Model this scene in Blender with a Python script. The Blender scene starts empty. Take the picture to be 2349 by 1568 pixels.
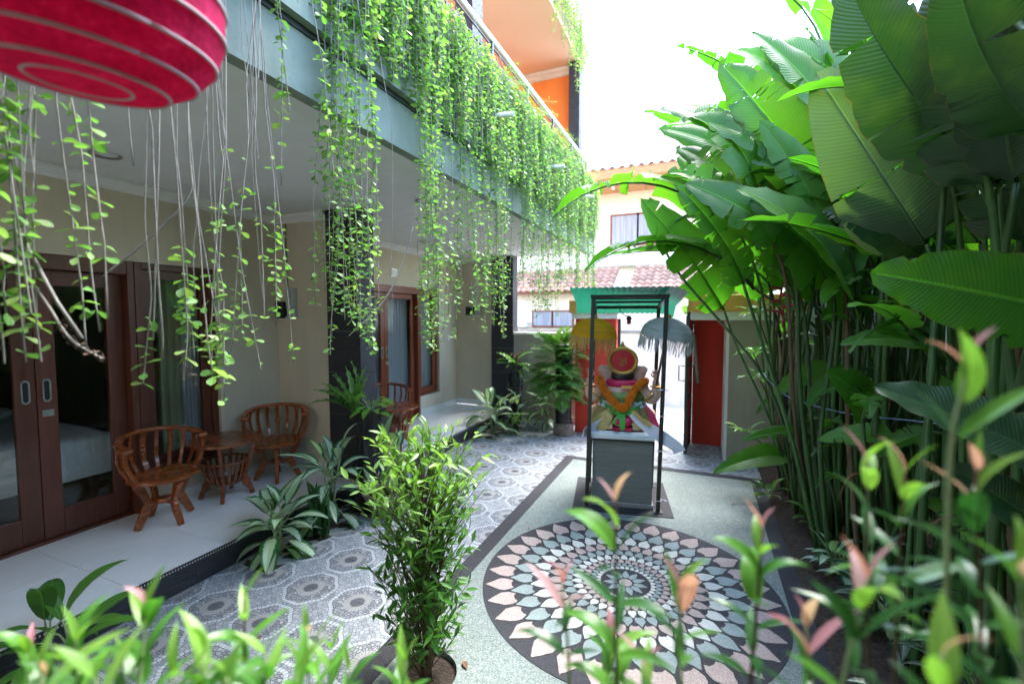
import bpy, math, random
import numpy as np
from mathutils import Vector, Matrix

random.seed(7)
RNG = np.random.default_rng(11)
SC = bpy.context.scene
COL = SC.collection
PI = math.pi
rad = math.radians

# ------------------------------------------------------------------ camera
# lens, yaw and pitch come from the two vanishing points of the porch and its floor tiles
CW, CH = 2349.0, 1568.0
VX, VY, FPX, CAMH = 1609.0, 725.0, 1030.0, 1.87
_d = Vector((VX - CW / 2, -(VY - CH / 2), FPX)).normalized()
_z = Vector((0, FPX, VY - CH / 2)).normalized()
_x = _z.cross(_d)
_x = -_x if _x.x < 0 else _x
M3 = Matrix((_x, _d, _z))                 # camera (right, up, forward) -> world
cam_d = bpy.data.cameras.new('camera')
cam_d.sensor_width = 36.0
cam_d.lens = FPX / CW * 36.0
cam_d.clip_start, cam_d.clip_end = 0.02, 400.0
cam_d.dof.use_dof = True
cam_d.dof.focus_distance = 2.6
cam_d.dof.aperture_fstop = 1.5
cam = bpy.data.objects.new('camera', cam_d)
COL.objects.link(cam)
_r, _u, _f = (M3 @ Vector(a) for a in ((1, 0, 0), (0, 1, 0), (0, 0, 1)))
mw = Matrix((_r, _u, -_f)).transposed().to_4x4()
mw.translation = (0, 0, CAMH)
cam.matrix_world = mw
SC.camera = cam


def on(px, py, axis, val):
    """the point where the line of sight through a pixel meets a plane of the place"""
    r = M3 @ Vector((px - CW / 2, -(py - CH / 2), FPX))
    o = Vector((0, 0, CAMH))
    return o + r * ((val - o[axis]) / r[axis])


def dp(px, py, depth):
    """a point at a known distance along a line of sight"""
    c = Vector(((px - CW / 2) / FPX, -(py - CH / 2) / FPX, 1.0)) * depth
    return Vector((0, 0, CAMH)) + M3 @ c


# ------------------------------------------------------------------ sky, sun, exposure
SUN_EL, SUN_AZ = 62.0, 20.0               # azimuth: degrees from +Y towards +X
world = bpy.data.worlds.new('World')
SC.world = world
world.use_nodes = True
wn = world.node_tree.nodes
wl = world.node_tree.links
bg = wn['Background']
sky = wn.new('ShaderNodeTexSky')
sky.sky_type = 'NISHITA'
sky.sun_disc = False
sky.sun_elevation = rad(SUN_EL)
sky.sun_rotation = rad(SUN_AZ)
sky.air_density = 1.0
sky.dust_density = 1.0
sky.ozone_density = 1.5
wl.new(sky.outputs[0], bg.inputs[0])
bg.inputs[1].default_value = 0.15
sun_d = bpy.data.lights.new('sun', 'SUN')
sun_d.energy = 0.9
sun_d.angle = rad(35)
sun_d.color = (1.0, 0.97, 0.91)
sun = bpy.data.objects.new('sun', sun_d)
COL.objects.link(sun)
sd = Vector((math.sin(rad(SUN_AZ)) * math.cos(rad(SUN_EL)), math.cos(rad(SUN_AZ)) * math.cos(rad(SUN_EL)), math.sin(rad(SUN_EL))))
sun.rotation_euler = (-sd).to_track_quat('-Z', 'Y').to_euler()
sun.location = sd * 30
SC.view_settings.view_transform = 'Standard'
SC.view_settings.look = 'None'
SC.view_settings.gamma = 1.0
SC.view_settings.use_curve_mapping = False
SC.view_settings.exposure = 3.7
SC.render.engine = 'CYCLES'
SC.cycles.use_denoising = True
SC.cycles.max_bounces = 10
SC.cycles.diffuse_bounces = 5
SC.cycles.glossy_bounces = 4
SC.cycles.transmission_bounces = 6
SC.cycles.transparent_max_bounces = 16
SC.cycles.sample_clamp_indirect = 8.0
SC.cycles.caustics_reflective = False
SC.cycles.caustics_refractive = False


# ------------------------------------------------------------------ material helpers
class NT:
    def __init__(s, name):
        s.mat = bpy.data.materials.new(name)
        s.mat.use_nodes = True
        s.n = s.mat.node_tree.nodes
        s.l = s.mat.node_tree.links
        s.b = s.n['Principled BSDF']
        s.out = s.n['Material Output']

    def put(s, sock, v):
        if isinstance(v, bpy.types.NodeSocket):
            s.l.new(v, sock)
        elif isinstance(v, (tuple, list)) and len(v) == 3 and sock.type == 'RGBA':
            sock.default_value = (*v, 1)
        else:
            sock.default_value = v

    def m(s, op, a, b=0.0, c=0.0):
        n = s.n.new('ShaderNodeMath')
        n.operation = op
        for i, v in enumerate((a, b, c)):
            s.put(n.inputs[i], v)
        return n.outputs[0]

    def coord(s, which='Object'):
        return s.n.new('ShaderNodeTexCoord').outputs[which]

    def sep(s, v):
        n = s.n.new('ShaderNodeSeparateXYZ')
        s.l.new(v, n.inputs[0])
        return n.outputs

    def comb(s, x, y, z=0.0):
        n = s.n.new('ShaderNodeCombineXYZ')
        for i, v in enumerate((x, y, z)):
            s.put(n.inputs[i], v)
        return n.outputs[0]

    def scale(s, v, sc):
        n = s.n.new('ShaderNodeMapping')
        s.l.new(v, n.inputs[0])
        n.inputs['Scale'].default_value = sc
        return n.outputs[0]

    def noise(s, v, sc, detail=3.0, rough=0.55):
        n = s.n.new('ShaderNodeTexNoise')
        if v is not None:
            s.l.new(v, n.inputs['Vector'])
        n.inputs['Scale'].default_value = sc
        n.inputs['Detail'].default_value = detail
        n.inputs['Roughness'].default_value = rough
        return n.outputs[0]

    def voro(s, v, sc, feature='F1', dim='3D'):
        n = s.n.new('ShaderNodeTexVoronoi')
        n.voronoi_dimensions = dim
        n.feature = feature
        if v is not None:
            s.l.new(v, n.inputs['Vector'])
        n.inputs['Scale'].default_value = sc
        return n

    def mix(s, f, a, b, blend='MIX'):
        n = s.n.new('ShaderNodeMix')
        n.data_type = 'RGBA'
        n.blend_type = blend
        s.put(n.inputs[0], f)
        s.put(n.inputs[6], a)
        s.put(n.inputs[7], b)
        return n.outputs[2]

    def ramp(s, f, stops):
        n = s.n.new('ShaderNodeValToRGB')
        s.put(n.inputs[0], f)
        e = n.color_ramp.elements
        while len(e) < len(stops):
            e.new(0.5)
        for i, (p, c) in enumerate(stops):
            e[i].position = p
            e[i].color = (*c, 1) if len(c) == 3 else c
        return n.outputs[0]

    def maprange(s, v, a, b, c=0.0, d=1.0):
        n = s.n.new('ShaderNodeMapRange')
        s.put(n.inputs[0], v)
        for i, q in enumerate((a, b, c, d)):
            n.inputs[i + 1].default_value = q
        return n.outputs[0]

    def bump(s, h, strength=0.3, dist=0.01, normal=None):
        n = s.n.new('ShaderNodeBump')
        s.l.new(h, n.inputs['Height'])
        n.inputs['Strength'].default_value = strength
        n.inputs['Distance'].default_value = dist
        if normal is not None:
            s.l.new(normal, n.inputs['Normal'])
        return n.outputs[0]

    def objrand(s):
        return s.n.new('ShaderNodeObjectInfo').outputs['Random']

    def attr(s, name):
        n = s.n.new('ShaderNodeAttribute')
        n.attribute_name = name
        return n

    def set(s, color=None, rough=None, normal=None, spec=None, metal=None, coat=None):
        for k, v in (('Base Color', color), ('Roughness', rough), ('Normal', normal), ('Specular IOR Level', spec), ('Metallic', metal), ('Coat Weight', coat)):
            if v is not None:
                s.put(s.b.inputs[k], v)
        return s.mat


def c_mul(c, k):
    return tuple(min(1.0, x * k) for x in c)


def simple(name, c, rough=0.6, var=0.15, sc=6.0, bump=0.15, bsc=60.0, bdist=0.004, spec=0.4, metal=0.0, coat=0.0, stretch=None, rvar=0.0, grime=0.0):
    t = NT(name)
    v = t.coord()
    if stretch:
        v = t.scale(v, stretch)
    n1 = t.noise(v, sc, 4)
    col = t.ramp(n1, [(0.3, c_mul(c, 1 - var)), (0.7, c_mul(c, 1 + var))])
    if rvar:
        r = t.objrand()
        col = t.mix(1.0, col, t.ramp(r, [(0, (1 - rvar,) * 3), (1, (1 + rvar * 0.6,) * 3)]), 'MULTIPLY')
    if grime:
        g1 = t.noise(t.scale(t.coord(), (1.5, 1.5, 0.25)), 3.0, 6, 0.65)
        g2 = t.noise(t.coord(), 1.1, 5, 0.6)
        col = t.mix(t.m('MULTIPLY', t.maprange(g1, 0.45, 0.75), grime), col, c_mul(c, 0.45))
        col = t.mix(t.m('MULTIPLY', t.maprange(g2, 0.5, 0.8), grime * 0.6), col, c_mul(c, 0.6))
    nb = t.noise(v, bsc, 3)
    rr = t.maprange(n1, 0.3, 0.7, max(0.02, rough - 0.06), min(1, rough + 0.06))
    return t.set(col, rr, t.bump(nb, bump, bdist) if bump else None, spec, metal, coat)


def wood(name, c, rough=0.28, stretch=(14, 14, 1.4), var=0.35, coat=0.3):
    t = NT(name)
    v = t.scale(t.coord(), stretch)
    n1 = t.noise(v, 3.0, 6, 0.65)
    n2 = t.noise(v, 14.0, 3)
    col = t.ramp(n1, [(0.3, c_mul(c, 1 - var)), (0.52, c), (0.72, c_mul(c, 1 + var))])
    col = t.mix(1.0, col, t.ramp(t.objrand(), [(0, (0.78,) * 3), (1, (1.12,) * 3)]), 'MULTIPLY')
    return t.set(col, t.maprange(n1, 0.3, 0.7, rough - 0.05, rough + 0.1), t.bump(n2, 0.08, 0.002), 0.5, 0.0, coat)


def leafmat(name, dark, light, young=None, rough=0.38, transl=0.35, vein=True, under=None):
    """leaf skin: colour varies from leaf to leaf, part of the light passes through"""
    t = NT(name)
    rnd = t.m('FRACT', t.m('ADD', t.attr('rnd').outputs['Fac'], t.objrand()))
    col = t.ramp(rnd, [(0.0, dark), (0.55, tuple((a + b) / 2 for a, b in zip(dark, light))), (1.0, light)])
    if young:
        col = t.mix(t.attr('young').outputs['Fac'], col, young)
    if vein:
        uv = t.sep(t.coord('UV'))
        rib = t.m('LESS_THAN', t.m('ABSOLUTE', t.m('SUBTRACT', uv[0], 0.5)), 0.035)
        col = t.mix(t.m('MULTIPLY', rib, 0.5), col, c_mul(light, 1.7))
    t.set(col, rough, None, 0.4)
    tr = t.n.new('ShaderNodeBsdfTranslucent')
    tc = t.mix(1.0, col, (1.25, 1.45, 0.7), 'MULTIPLY')
    t.l.new(tc, tr.inputs[0])
    mx = t.n.new('ShaderNodeMixShader')
    mx.inputs[0].default_value = transl
    t.l.new(t.b.outputs[0], mx.inputs[1])
    t.l.new(tr.outputs[0], mx.inputs[2])
    t.l.new(mx.outputs[0], t.out.inputs[0])
    return t.mat


def bigleaf(name, dark, light, transl=0.4, sheen=0.3):
    """broad blade with fine cross veins, a pale rib and dry brown edge"""
    t = NT(name)
    uv = t.coord('UV')
    s3 = t.sep(uv)
    rnd = t.objrand()
    n1 = t.noise(t.coord(), 5.0, 3)
    f = t.m('ADD', t.m('MULTIPLY', rnd, 0.7), t.m('MULTIPLY', n1, 0.3))
    col = t.ramp(f, [(0.1, dark), (0.8, light)])
    au = t.m('ABSOLUTE', t.m('SUBTRACT', s3[0], 0.5))
    rib = t.m('LESS_THAN', au, 0.022)
    col = t.mix(t.m('MULTIPLY', rib, 0.6), col, c_mul(light, 1.8))
    ph = t.m('ADD', t.m('MULTIPLY', s3[1], 330.0), t.m('MULTIPLY', au, -60.0))
    w = t.m('SINE', ph)
    col = t.mix(t.m('MULTIPLY', t.m('ADD', w, 1.0), 0.06), col, c_mul(light, 1.6))
    edge = t.m('GREATER_THAN', t.m('ADD', au, t.m('MULTIPLY', t.noise(uv, 9.0, 4), 0.06)), 0.525)
    col = t.mix(edge, col, (0.16, 0.09, 0.04))
    yel = t.maprange(t.noise(t.coord(), 2.3, 4, 0.6), 0.55, 0.8, 0.0, 0.55)
    col = t.mix(yel, col, (0.13, 0.20, 0.02))
    blot = t.m('GREATER_THAN', t.noise(t.coord(), 11.0, 5, 0.7), 0.715)
    col = t.mix(t.m('MULTIPLY', blot, 0.7), col, (0.17, 0.11, 0.04))
    t.set(col, sheen, t.bump(w, 0.22, 0.004), 0.45)
    tr = t.n.new('ShaderNodeBsdfTranslucent')
    t.l.new(t.mix(1.0, col, (1.6, 1.9, 0.5), 'MULTIPLY'), tr.inputs[0])
    mx = t.n.new('ShaderNodeMixShader')
    mx.inputs[0].default_value = transl
    t.l.new(t.b.outputs[0], mx.inputs[1])
    t.l.new(tr.outputs[0], mx.inputs[2])
    t.l.new(mx.outputs[0], t.out.inputs[0])
    return t.mat


def variegated(name, edgec, midc, width=0.30, transl=0.25):
    """dark margin, silvery feathered centre, pale rib"""
    t = NT(name)
    uv = t.coord('UV')
    s3 = t.sep(uv)
    au = t.m('ABSOLUTE', t.m('SUBTRACT', s3[0], 0.5))
    fe = t.noise(t.scale(t.comb(t.m('MULTIPLY', au, 6.0), t.m('ADD', t.m('MULTIPLY', s3[1], 46.0), t.m('MULTIPLY', au, -30.0)), t.m('MULTIPLY', t.objrand(), 20.0)), (1, 1, 1)), 1.0, 3)
    f = t.m('LESS_THAN', t.m('ADD', au, t.m('MULTIPLY', t.m('SUBTRACT', fe, 0.5), 0.34)), width)
    col = t.mix(f, edgec, midc)
    rib = t.m('LESS_THAN', au, 0.03)
    col = t.mix(t.m('MULTIPLY', rib, 0.8), col, (0.42, 0.5, 0.34))
    col = t.mix(1.0, col, t.ramp(t.objrand(), [(0, (0.8, 0.8, 0.8)), (1, (1.15, 1.15, 1.0))]), 'MULTIPLY')
    t.set(col, 0.32, t.bump(t.m('SINE', t.m('MULTIPLY', s3[1], 70.0)), 0.12, 0.003), 0.45)
    tr = t.n.new('ShaderNodeBsdfTranslucent')
    t.l.new(t.mix(1.0, col, (1.4, 1.6, 0.7), 'MULTIPLY'), tr.inputs[0])
    mx = t.n.new('ShaderNodeMixShader')
    mx.inputs[0].default_value = transl
    t.l.new(t.b.outputs[0], mx.inputs[1])
    t.l.new(tr.outputs[0], mx.inputs[2])
    t.l.new(mx.outputs[0], t.out.inputs[0])
    return t.mat


def pebble(name, cols, sc=170.0, rough=0.7, bump=0.6):
    """washed pebbles set in mortar"""
    t = NT(name)
    g = t.n.new('ShaderNodeNewGeometry').outputs['Position']
    vo = t.voro(g, sc)
    s3 = t.sep(vo.outputs['Color'])
    n = len(cols)
    col = t.ramp(s3[0], [(i / max(1, n - 1), c) for i, c in enumerate(cols)])
    ed = t.voro(g, sc, 'DISTANCE_TO_EDGE').outputs['Distance']
    j = t.maprange(ed, 0.0, 0.09, 0.0, 1.0)
    base = tuple(sum(c[i] for c in cols) / n * 0.45 for i in range(3))
    col = t.mix(j, base, col)
    big = t.noise(g, 1.7, 4)
    col = t.mix(1.0, col, t.ramp(big, [(0.3, (0.84,) * 3), (0.7, (1.08,) * 3)]), 'MULTIPLY')
    return t.set(col, rough, t.bump(t.m('SUBTRACT', 1.0, vo.outputs['Distance']), bump, 0.004), 0.35)


# ------------------------------------------------------------------ mesh helpers
class MB:
    def __init__(s):
        s.v, s.f, s.m, s.uv = [], [], [], {}

    def box(s, x0, x1, y0, y1, z0, z1, m=0):
        a = len(s.v)
        s.v += [(x, y, z) for z in (z0, z1) for y in (y0, y1) for x in (x0, x1)]
        for q in ((0, 2, 3, 1), (4, 5, 7, 6), (0, 1, 5, 4), (2, 6, 7, 3), (0, 4, 6, 2), (1, 3, 7, 5)):
            s.f.append(tuple(a + i for i in q))
            s.m.append(m)
        return s

    def bar(s, p, q, w, h, m=0, up=(0, 0, 1)):
        """rectangular bar from p to q"""
        p, q = Vector(p), Vector(q)
        d = (q - p).normalized()
        u = Vector(up)
        if abs(d.dot(u)) > 0.98:
            u = Vector((1, 0, 0))
        r = d.cross(u).normalized() * (w / 2)
        u = r.cross(d).normalized() * (h / 2)
        a = len(s.v)
        for c in (p, q):
            s.v += [tuple(c - r - u), tuple(c + r - u), tuple(c + r + u), tuple(c - r + u)]
        for f in ((0, 3, 2, 1), (4, 5, 6, 7), (0, 1, 5, 4), (1, 2, 6, 5), (2, 3, 7, 6), (3, 0, 4, 7)):
            s.f.append(tuple(a + i for i in f))
            s.m.append(m)
        return s

    def tube(s, path, r, n=8, m=0, caps=True):
        path = [Vector(p) for p in path]
        k = len(path)
        rs = r if isinstance(r, (list, tuple)) else [r] * k
        a = len(s.v)
        prev = None
        for i, p in enumerate(path):
            d = (path[min(i + 1, k - 1)] - path[max(i - 1, 0)])
            d = d.normalized() if d.length > 1e-9 else Vector((0, 0, 1))
            if prev is None:
                u = Vector((0, 0, 1)) if abs(d.z) < 0.9 else Vector((1, 0, 0))
                u = (u - d * u.dot(d)).normalized()
            else:
                u = prev - d * prev.dot(d)
                u = u.normalized() if u.length > 1e-6 else Vector((1, 0, 0))
            prev = u
            w = d.cross(u)
            for j in range(n):
                t = 2 * PI * j / n
                s.v.append(tuple(p + (u * math.cos(t) + w * math.sin(t)) * rs[i]))
        for i in range(k - 1):
            for j in range(n):
                s.f.append((a + i * n + j, a + i * n + (j + 1) % n, a + (i + 1) * n + (j + 1) % n, a + (i + 1) * n + j))
                s.m.append(m)
        if caps:
            s.f.append(tuple(a + j for j in reversed(range(n))))
            s.f.append(tuple(a + (k - 1) * n + j for j in range(n)))
            s.m += [m, m]
        return s

    def lathe(s, prof, c=(0, 0, 0), n=24, m=0, mfun=None, close=True):
        a = len(s.v)
        for r, z in prof:
            for j in range(n):
                t = 2 * PI * j / n
                s.v.append((c[0] + r * math.cos(t), c[1] + r * math.sin(t), c[2] + z))
        for i in range(len(prof) - 1):
            for j in range(n):
                s.f.append((a + i * n + j, a + i * n + (j + 1) % n, a + (i + 1) * n + (j + 1) % n, a + (i + 1) * n + j))
                s.m.append(mfun(i, j) if mfun else m)
        if close:
            if prof[0][0] > 1e-5:
                s.f.append(tuple(a + j for j in reversed(range(n))))
                s.m.append(m)
            if prof[-1][0] > 1e-5:
                s.f.append(tuple(a + (len(prof) - 1) * n + j for j in range(n)))
                s.m.append(m)
        return s

    def prism(s, poly, z0, z1, m=0):
        a, n = len(s.v), len(poly)
        s.v += [(p[0], p[1], z0) for p in poly] + [(p[0], p[1], z1) for p in poly]
        s.f.append(tuple(a + i for i in reversed(range(n))))
        s.f.append(tuple(a + n + i for i in range(n)))
        s.m += [m, m]
        for i in range(n):
            s.f.append((a + i, a + (i + 1) % n, a + n + (i + 1) % n, a + n + i))
            s.m.append(m)
        return s

    def grid(s, P, m=0, wrap=False, uv=None):
        """P[i][j] points"""
        a = len(s.v)
        ni, nj = len(P), len(P[0])
        for row in P:
            s.v += [tuple(p) for p in row]
        for i in range(ni - 1):
            for j in range(nj if wrap else nj - 1):
                k = (j + 1) % nj
                idx = (a + i * nj + j, a + i * nj + k, a + (i + 1) * nj + k, a + (i + 1) * nj + j)
                if uv:
                    s.uv[len(s.f)] = (uv[i][j], uv[i][k], uv[i + 1][k], uv[i + 1][j])
                s.f.append(idx)
                s.m.append(m)
        return s

    def ball(s, c, r, n=12, k=8, m=0):
        r = r if isinstance(r, (tuple, list)) else (r, r, r)
        P = []
        for i in range(k + 1):
            t = PI * i / k
            P.append([(c[0] + r[0] * math.sin(t) * math.cos(2 * PI * j / n), c[1] + r[1] * math.sin(t) * math.sin(2 * PI * j / n), c[2] - r[2] * math.cos(t)) for j in range(n)])
        return s.grid(P, m, True)

    def mesh(s, name, off=None):
        me = bpy.data.meshes.new(name)
        v = s.v if off is None else [(p[0] - off[0], p[1] - off[1], p[2] - off[2]) for p in s.v]
        me.from_pydata(v, [], s.f)
        if any(s.m):
            me.polygons.foreach_set('material_index', s.m)
        if s.uv:
            lay = me.uv_layers.new(name='UVMap')
            for i, cs in s.uv.items():
                p = me.polygons[i]
                for li, c in zip(p.loop_indices, cs):
                    lay.data[li].uv = c
        return me

    def build(s, name, mats, parent=None, local=False, smooth=False, bevel=0.0, auto=None):
        off = None if (local or parent is None) else wloc(parent)
        me = s.mesh(name, off)
        return place(name, me, mats, parent, smooth, bevel, auto)


WL = {}


def wloc(o):
    return WL.get(o.name, Vector((0, 0, 0)))


def place(name, me, mats, parent=None, smooth=False, bevel=0.0, auto=None):
    o = bpy.data.objects.new(name, me)
    COL.objects.link(o)
    for mt in (mats if isinstance(mats, (list, tuple)) else [mats]):
        me.materials.append(mt)
    if parent is not None:
        o.parent = parent
        WL[o.name] = wloc(parent)
    if smooth:
        me.polygons.foreach_set('use_smooth', [True] * len(me.polygons))
        if auto:
            me.set_sharp_from_angle(angle=rad(auto))
    if bevel:
        b = o.modifiers.new('bevel', 'BEVEL')
        b.width = bevel
        b.segments = 2
        b.limit_method = 'ANGLE'
    return o


def inst(name, me, parent, mat4=None):
    o = bpy.data.objects.new(name, me)
    COL.objects.link(o)
    if parent is not None:
        o.parent = parent
    if mat4 is not None:
        o.matrix_local = mat4
    return o


def tag(o, label=None, cat=None, group=None, kind=None):
    if label:
        o['label'] = label
    if cat:
        o['category'] = cat
    if group:
        o['group'] = group
    if kind:
        o['kind'] = kind
    return o


def thing(name, label, cat, loc=(0, 0, 0), rz=0.0, group=None):
    o = bpy.data.objects.new(name, None)
    COL.objects.link(o)
    o.empty_display_size = 0.1
    o.location = loc
    o.rotation_euler = (0, 0, rz)
    WL[o.name] = Vector(loc)
    return tag(o, label, cat, group)


def copy_tree(o, parent=None):
    c = o.copy()
    COL.objects.link(c)
    c.parent = parent
    for ch in list(o.children):
        copy_tree(ch, c)
    return c


def npmesh(name, V, F, mats, parent=None, rnd=None, young=None, UV=None, smooth=False):
    """mesh from arrays of vertices and quads; V are already relative to the parent"""
    me = bpy.data.meshes.new(name)
    nv, nf = len(V), len(F)
    me.vertices.add(nv)
    me.vertices.foreach_set('co', np.asarray(V, dtype=np.float32).ravel())
    me.loops.add(nf * 4)
    me.loops.foreach_set('vertex_index', np.asarray(F, dtype=np.int32).ravel())
    me.polygons.add(nf)
    me.polygons.foreach_set('loop_start', np.arange(0, nf * 4, 4, dtype=np.int32))
    me.polygons.foreach_set('loop_total', np.full(nf, 4, dtype=np.int32))
    if rnd is not None:
        me.attributes.new('rnd', 'FLOAT', 'POINT').data.foreach_set('value', np.asarray(rnd, dtype=np.float32))
    if young is not None:
        me.attributes.new('young', 'FLOAT', 'POINT').data.foreach_set('value', np.asarray(young, dtype=np.float32))
    if UV is not None:
        me.uv_layers.new(name='UVMap').data.foreach_set('uv', np.asarray(UV, dtype=np.float32).ravel())
    me.update(calc_edges=True)
    me.validate()
    return place(name, me, mats, parent, smooth)


SHAPES = {'obovate': ((0.28, 0.50), (0.60, 0.98), (0.86, 0.78)), 'lance': ((0.22, 0.78), (0.48, 1.0), (0.78, 0.55)), 'oval': ((0.22, 0.75), (0.5, 1.0), (0.8, 0.72))}


class Foliage:
    """collects many small leaves, each two quads folded on the rib"""

    def __init__(s, shape='obovate'):
        s.P, s.D, s.N, s.L, s.W, s.Y = [], [], [], [], [], []
        s.shape = SHAPES[shape]

    def add(s, p, d, n, l, w, y=0.0):
        s.P.append(tuple(p)); s.D.append(tuple(d)); s.N.append(tuple(n)); s.L.append(l); s.W.append(w); s.Y.append(y)

    def build(s, name, mat, parent, fold=0.25, curl=0.12):
        P, D, N = (np.array(a, dtype=np.float64) for a in (s.P, s.D, s.N))
        L, W = np.array(s.L)[:, None], np.array(s.W)[:, None]
        D /= np.linalg.norm(D, axis=1, keepdims=True) + 1e-9
        S = np.cross(D, N)
        S /= np.linalg.norm(S, axis=1, keepdims=True) + 1e-9
        N = np.cross(S, D)
        (t1, w1), (t2, w2), (t3, w3) = s.shape

        def pt(t, w, sd):
            return P + D * L * t + S * W * (w * sd) + N * (W * fold * w - L * curl * t * t)
        v = [P, pt(t1, w1, 1), pt(t2, w2, 1), pt(t3, w3, 1), pt(1.0, 0.0, 1), pt(t3, w3, -1), pt(t2, w2, -1), pt(t1, w1, -1), P + D * L * t2 - N * L * curl * t2 * t2]
        n = len(P)
        V = np.stack(v, axis=1).reshape(-1, 3) - np.array(wloc(parent))
        b = np.arange(n)[:, None] * 9
        F = np.concatenate([b + np.array([q]) for q in ((0, 1, 2, 8), (8, 2, 3, 4), (0, 8, 6, 7), (8, 4, 5, 6))], axis=1).reshape(-1, 4)
        u1 = [(0.5, 0), (1, t1), (1, t2), (0.5, t2), (0.5, t2), (1, t2), (1, t3), (0.5, 1), (0.5, 0), (0.5, t2), (0, t2), (0, t1), (0.5, t2), (0.5, 1), (0, t3), (0, t2)]
        UV = np.tile(np.array(u1), (n, 1))
        o = npmesh(name, V, F, mat, parent, np.repeat(RNG.random(n), 9), np.repeat(np.array(s.Y), 9), UV)
        o['kind'] = 'stuff'
        return o


def frame(base, fwd, up):
    """matrix whose +Y runs along fwd and whose +Z leans to up"""
    f = Vector(fwd).normalized()
    u = Vector(up)
    u = u - f * u.dot(f)
    u = u.normalized() if u.length > 1e-5 else f.orthogonal().normalized()
    r = f.cross(u)
    m = Matrix((r, f, u)).transposed().to_4x4()
    m.translation = base
    return m


def rv(a=1.0):
    return Vector((random.uniform(-a, a), random.uniform(-a, a), random.uniform(-a, a)))


def blade(name, mat, L=1.0, W=0.15, arch=0.6, vfold=0.35, tears=0, seed=0, nl=20, nw=3, prof=(0.55, 0.8), wave=0.0, droop=0.5, rib=None, rag=0.0):
    """a leaf blade along +Y: arched, folded on its rib, optionally torn into strips; returns the mesh and its tip"""
    rs = random.Random(seed)
    mb = MB()
    cl, ang = [Vector((0, 0, 0))], []
    step = L / nl
    for i in range(nl + 1):
        a = arch * 0.5 - arch * (i / nl) ** 1.15
        ang.append(a)
        if i:
            am = (ang[i] + ang[i - 1]) / 2
            cl.append(cl[-1] + Vector((0, math.cos(am), math.sin(am))) * step)

    def center(v):
        x = max(0.0, min(0.9999, v)) * nl
        i = int(x)
        f = x - i
        return cl[i].lerp(cl[i + 1], f), ang[i] * (1 - f) + ang[i + 1] * f

    def width(v):
        v = max(0.0, min(1.0, v))
        return W * max(0.0, math.sin(PI * v ** prof[0])) ** prof[1]

    for side in (-1, 1):
        cuts = sorted(rs.uniform(0.08, 0.95) for _ in range(tears))
        cuts = [0.0] + cuts + [1.0]
        for k in range(len(cuts) - 1):
            a, b = cuts[k], cuts[k + 1]
            if b - a < 0.004:
                continue
            n = max(1, round((b - a) * nl))
            ext = rs.uniform(-0.35, 0.55) * droop if tears else 0.0
            gap = min(0.45 * (b - a), rs.uniform(0.002, 0.02)) if tears else 0.0
            skew = rs.uniform(-0.01, 0.03) if tears else 0.0
            P, U = [], []
            for i in range(n + 1):
                v = a + (b - a) * i / n
                row, ur = [], []
                for j in range(nw + 1):
                    q = j / nw
                    vv = v + ((a + b) / 2 - v) * (2 * gap / (b - a)) * q + skew * q
                    c, an = center(vv)
                    w = width(v) * q
                    if rag and j == nw:
                        w *= 1 - rag * rs.random() ** 3 - (rag * 1.6 if rs.random() < 0.05 else 0)
                    t = vfold - (ext + 0.5 * droop * 0.3) * q * q
                    nrm = Vector((0, -math.sin(an), math.cos(an)))
                    p = c + Vector((side, 0, 0)) * (w * math.cos(t)) + nrm * (w * math.sin(t))
                    if wave:
                        p += nrm * (math.sin(v * 38 + side) * wave * q * q)
                    row.append(p)
                    ur.append((0.5 + side * 0.5 * q, v))
                if side < 0:
                    row, ur = row[::-1], ur[::-1]
                P.append(row)
                U.append(ur)
            mb.grid(P, 0, False, U)
    if rib:
        pts = [cl[i] - Vector((0, 0, 0.6 * rib)) for i in range(0, nl + 1, 2)]
        mb.tube(pts, [rib * (1 - 0.85 * i / (len(pts) - 1)) for i in range(len(pts))], 5, 1)
    me = mb.mesh(name)
    me.polygons.foreach_set('use_smooth', [True] * len(me.polygons))
    for m_ in (mat if isinstance(mat, (list, tuple)) else [mat]):
        me.materials.append(m_)
    return me, cl[-1].copy()


def chord(base, tip, up, meshtip, wide=1.0):
    """matrix that lays a blade from base to tip"""
    base, tip = Vector(base), Vector(tip)
    k = (tip - base).length / meshtip.length
    m0 = frame((0, 0, 0), meshtip, (0, 0, 1)).to_3x3().inverted().to_4x4()
    m1 = frame(base, tip - base, up)
    return m1 @ Matrix.Diagonal((k * wide, k, k, 1)) @ m0


def instw(name, me, parent, M):
    M = M.copy()
    M.translation = M.translation - wloc(parent)
    return inst(name, me, parent, M)


# ------------------------------------------------------------------ materials
MT = {}
MT['wall'] = simple('painted wall', (0.60, 0.54, 0.42), 0.75, 0.05, 2.0, 0.12, 90, 0.002, grime=0.22)
MT['ceiling'] = simple('white ceiling paint', (0.78, 0.78, 0.76), 0.8, 0.02, 2.0, 0.05, 60, 0.002, grime=0.12)
MT['teal'] = simple('grey green stucco', (0.26, 0.305, 0.25), 0.85, 0.09, 5.0, 0.5, 45, 0.006, grime=0.5)
MT['tealshade'] = simple('shadow line paint', (0.06, 0.07, 0.07), 0.85, 0.1, 5.0, 0.2, 45, 0.004)  # stucco darkened to paint in the shadow lines under the mouldings
MT['orange'] = simple('orange wall paint', (0.88, 0.25, 0.05), 0.7, 0.06, 2.0, 0.1, 60, 0.002, grime=0.2)
MT['peach'] = simple('peach ceiling paint', (0.90, 0.70, 0.53), 0.75, 0.03, 2.0, 0.05, 60, 0.002)
MT['red'] = simple('red wall paint', (0.62, 0.055, 0.03), 0.75, 0.08, 3.0, 0.25, 70, 0.003, grime=0.45)
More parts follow.
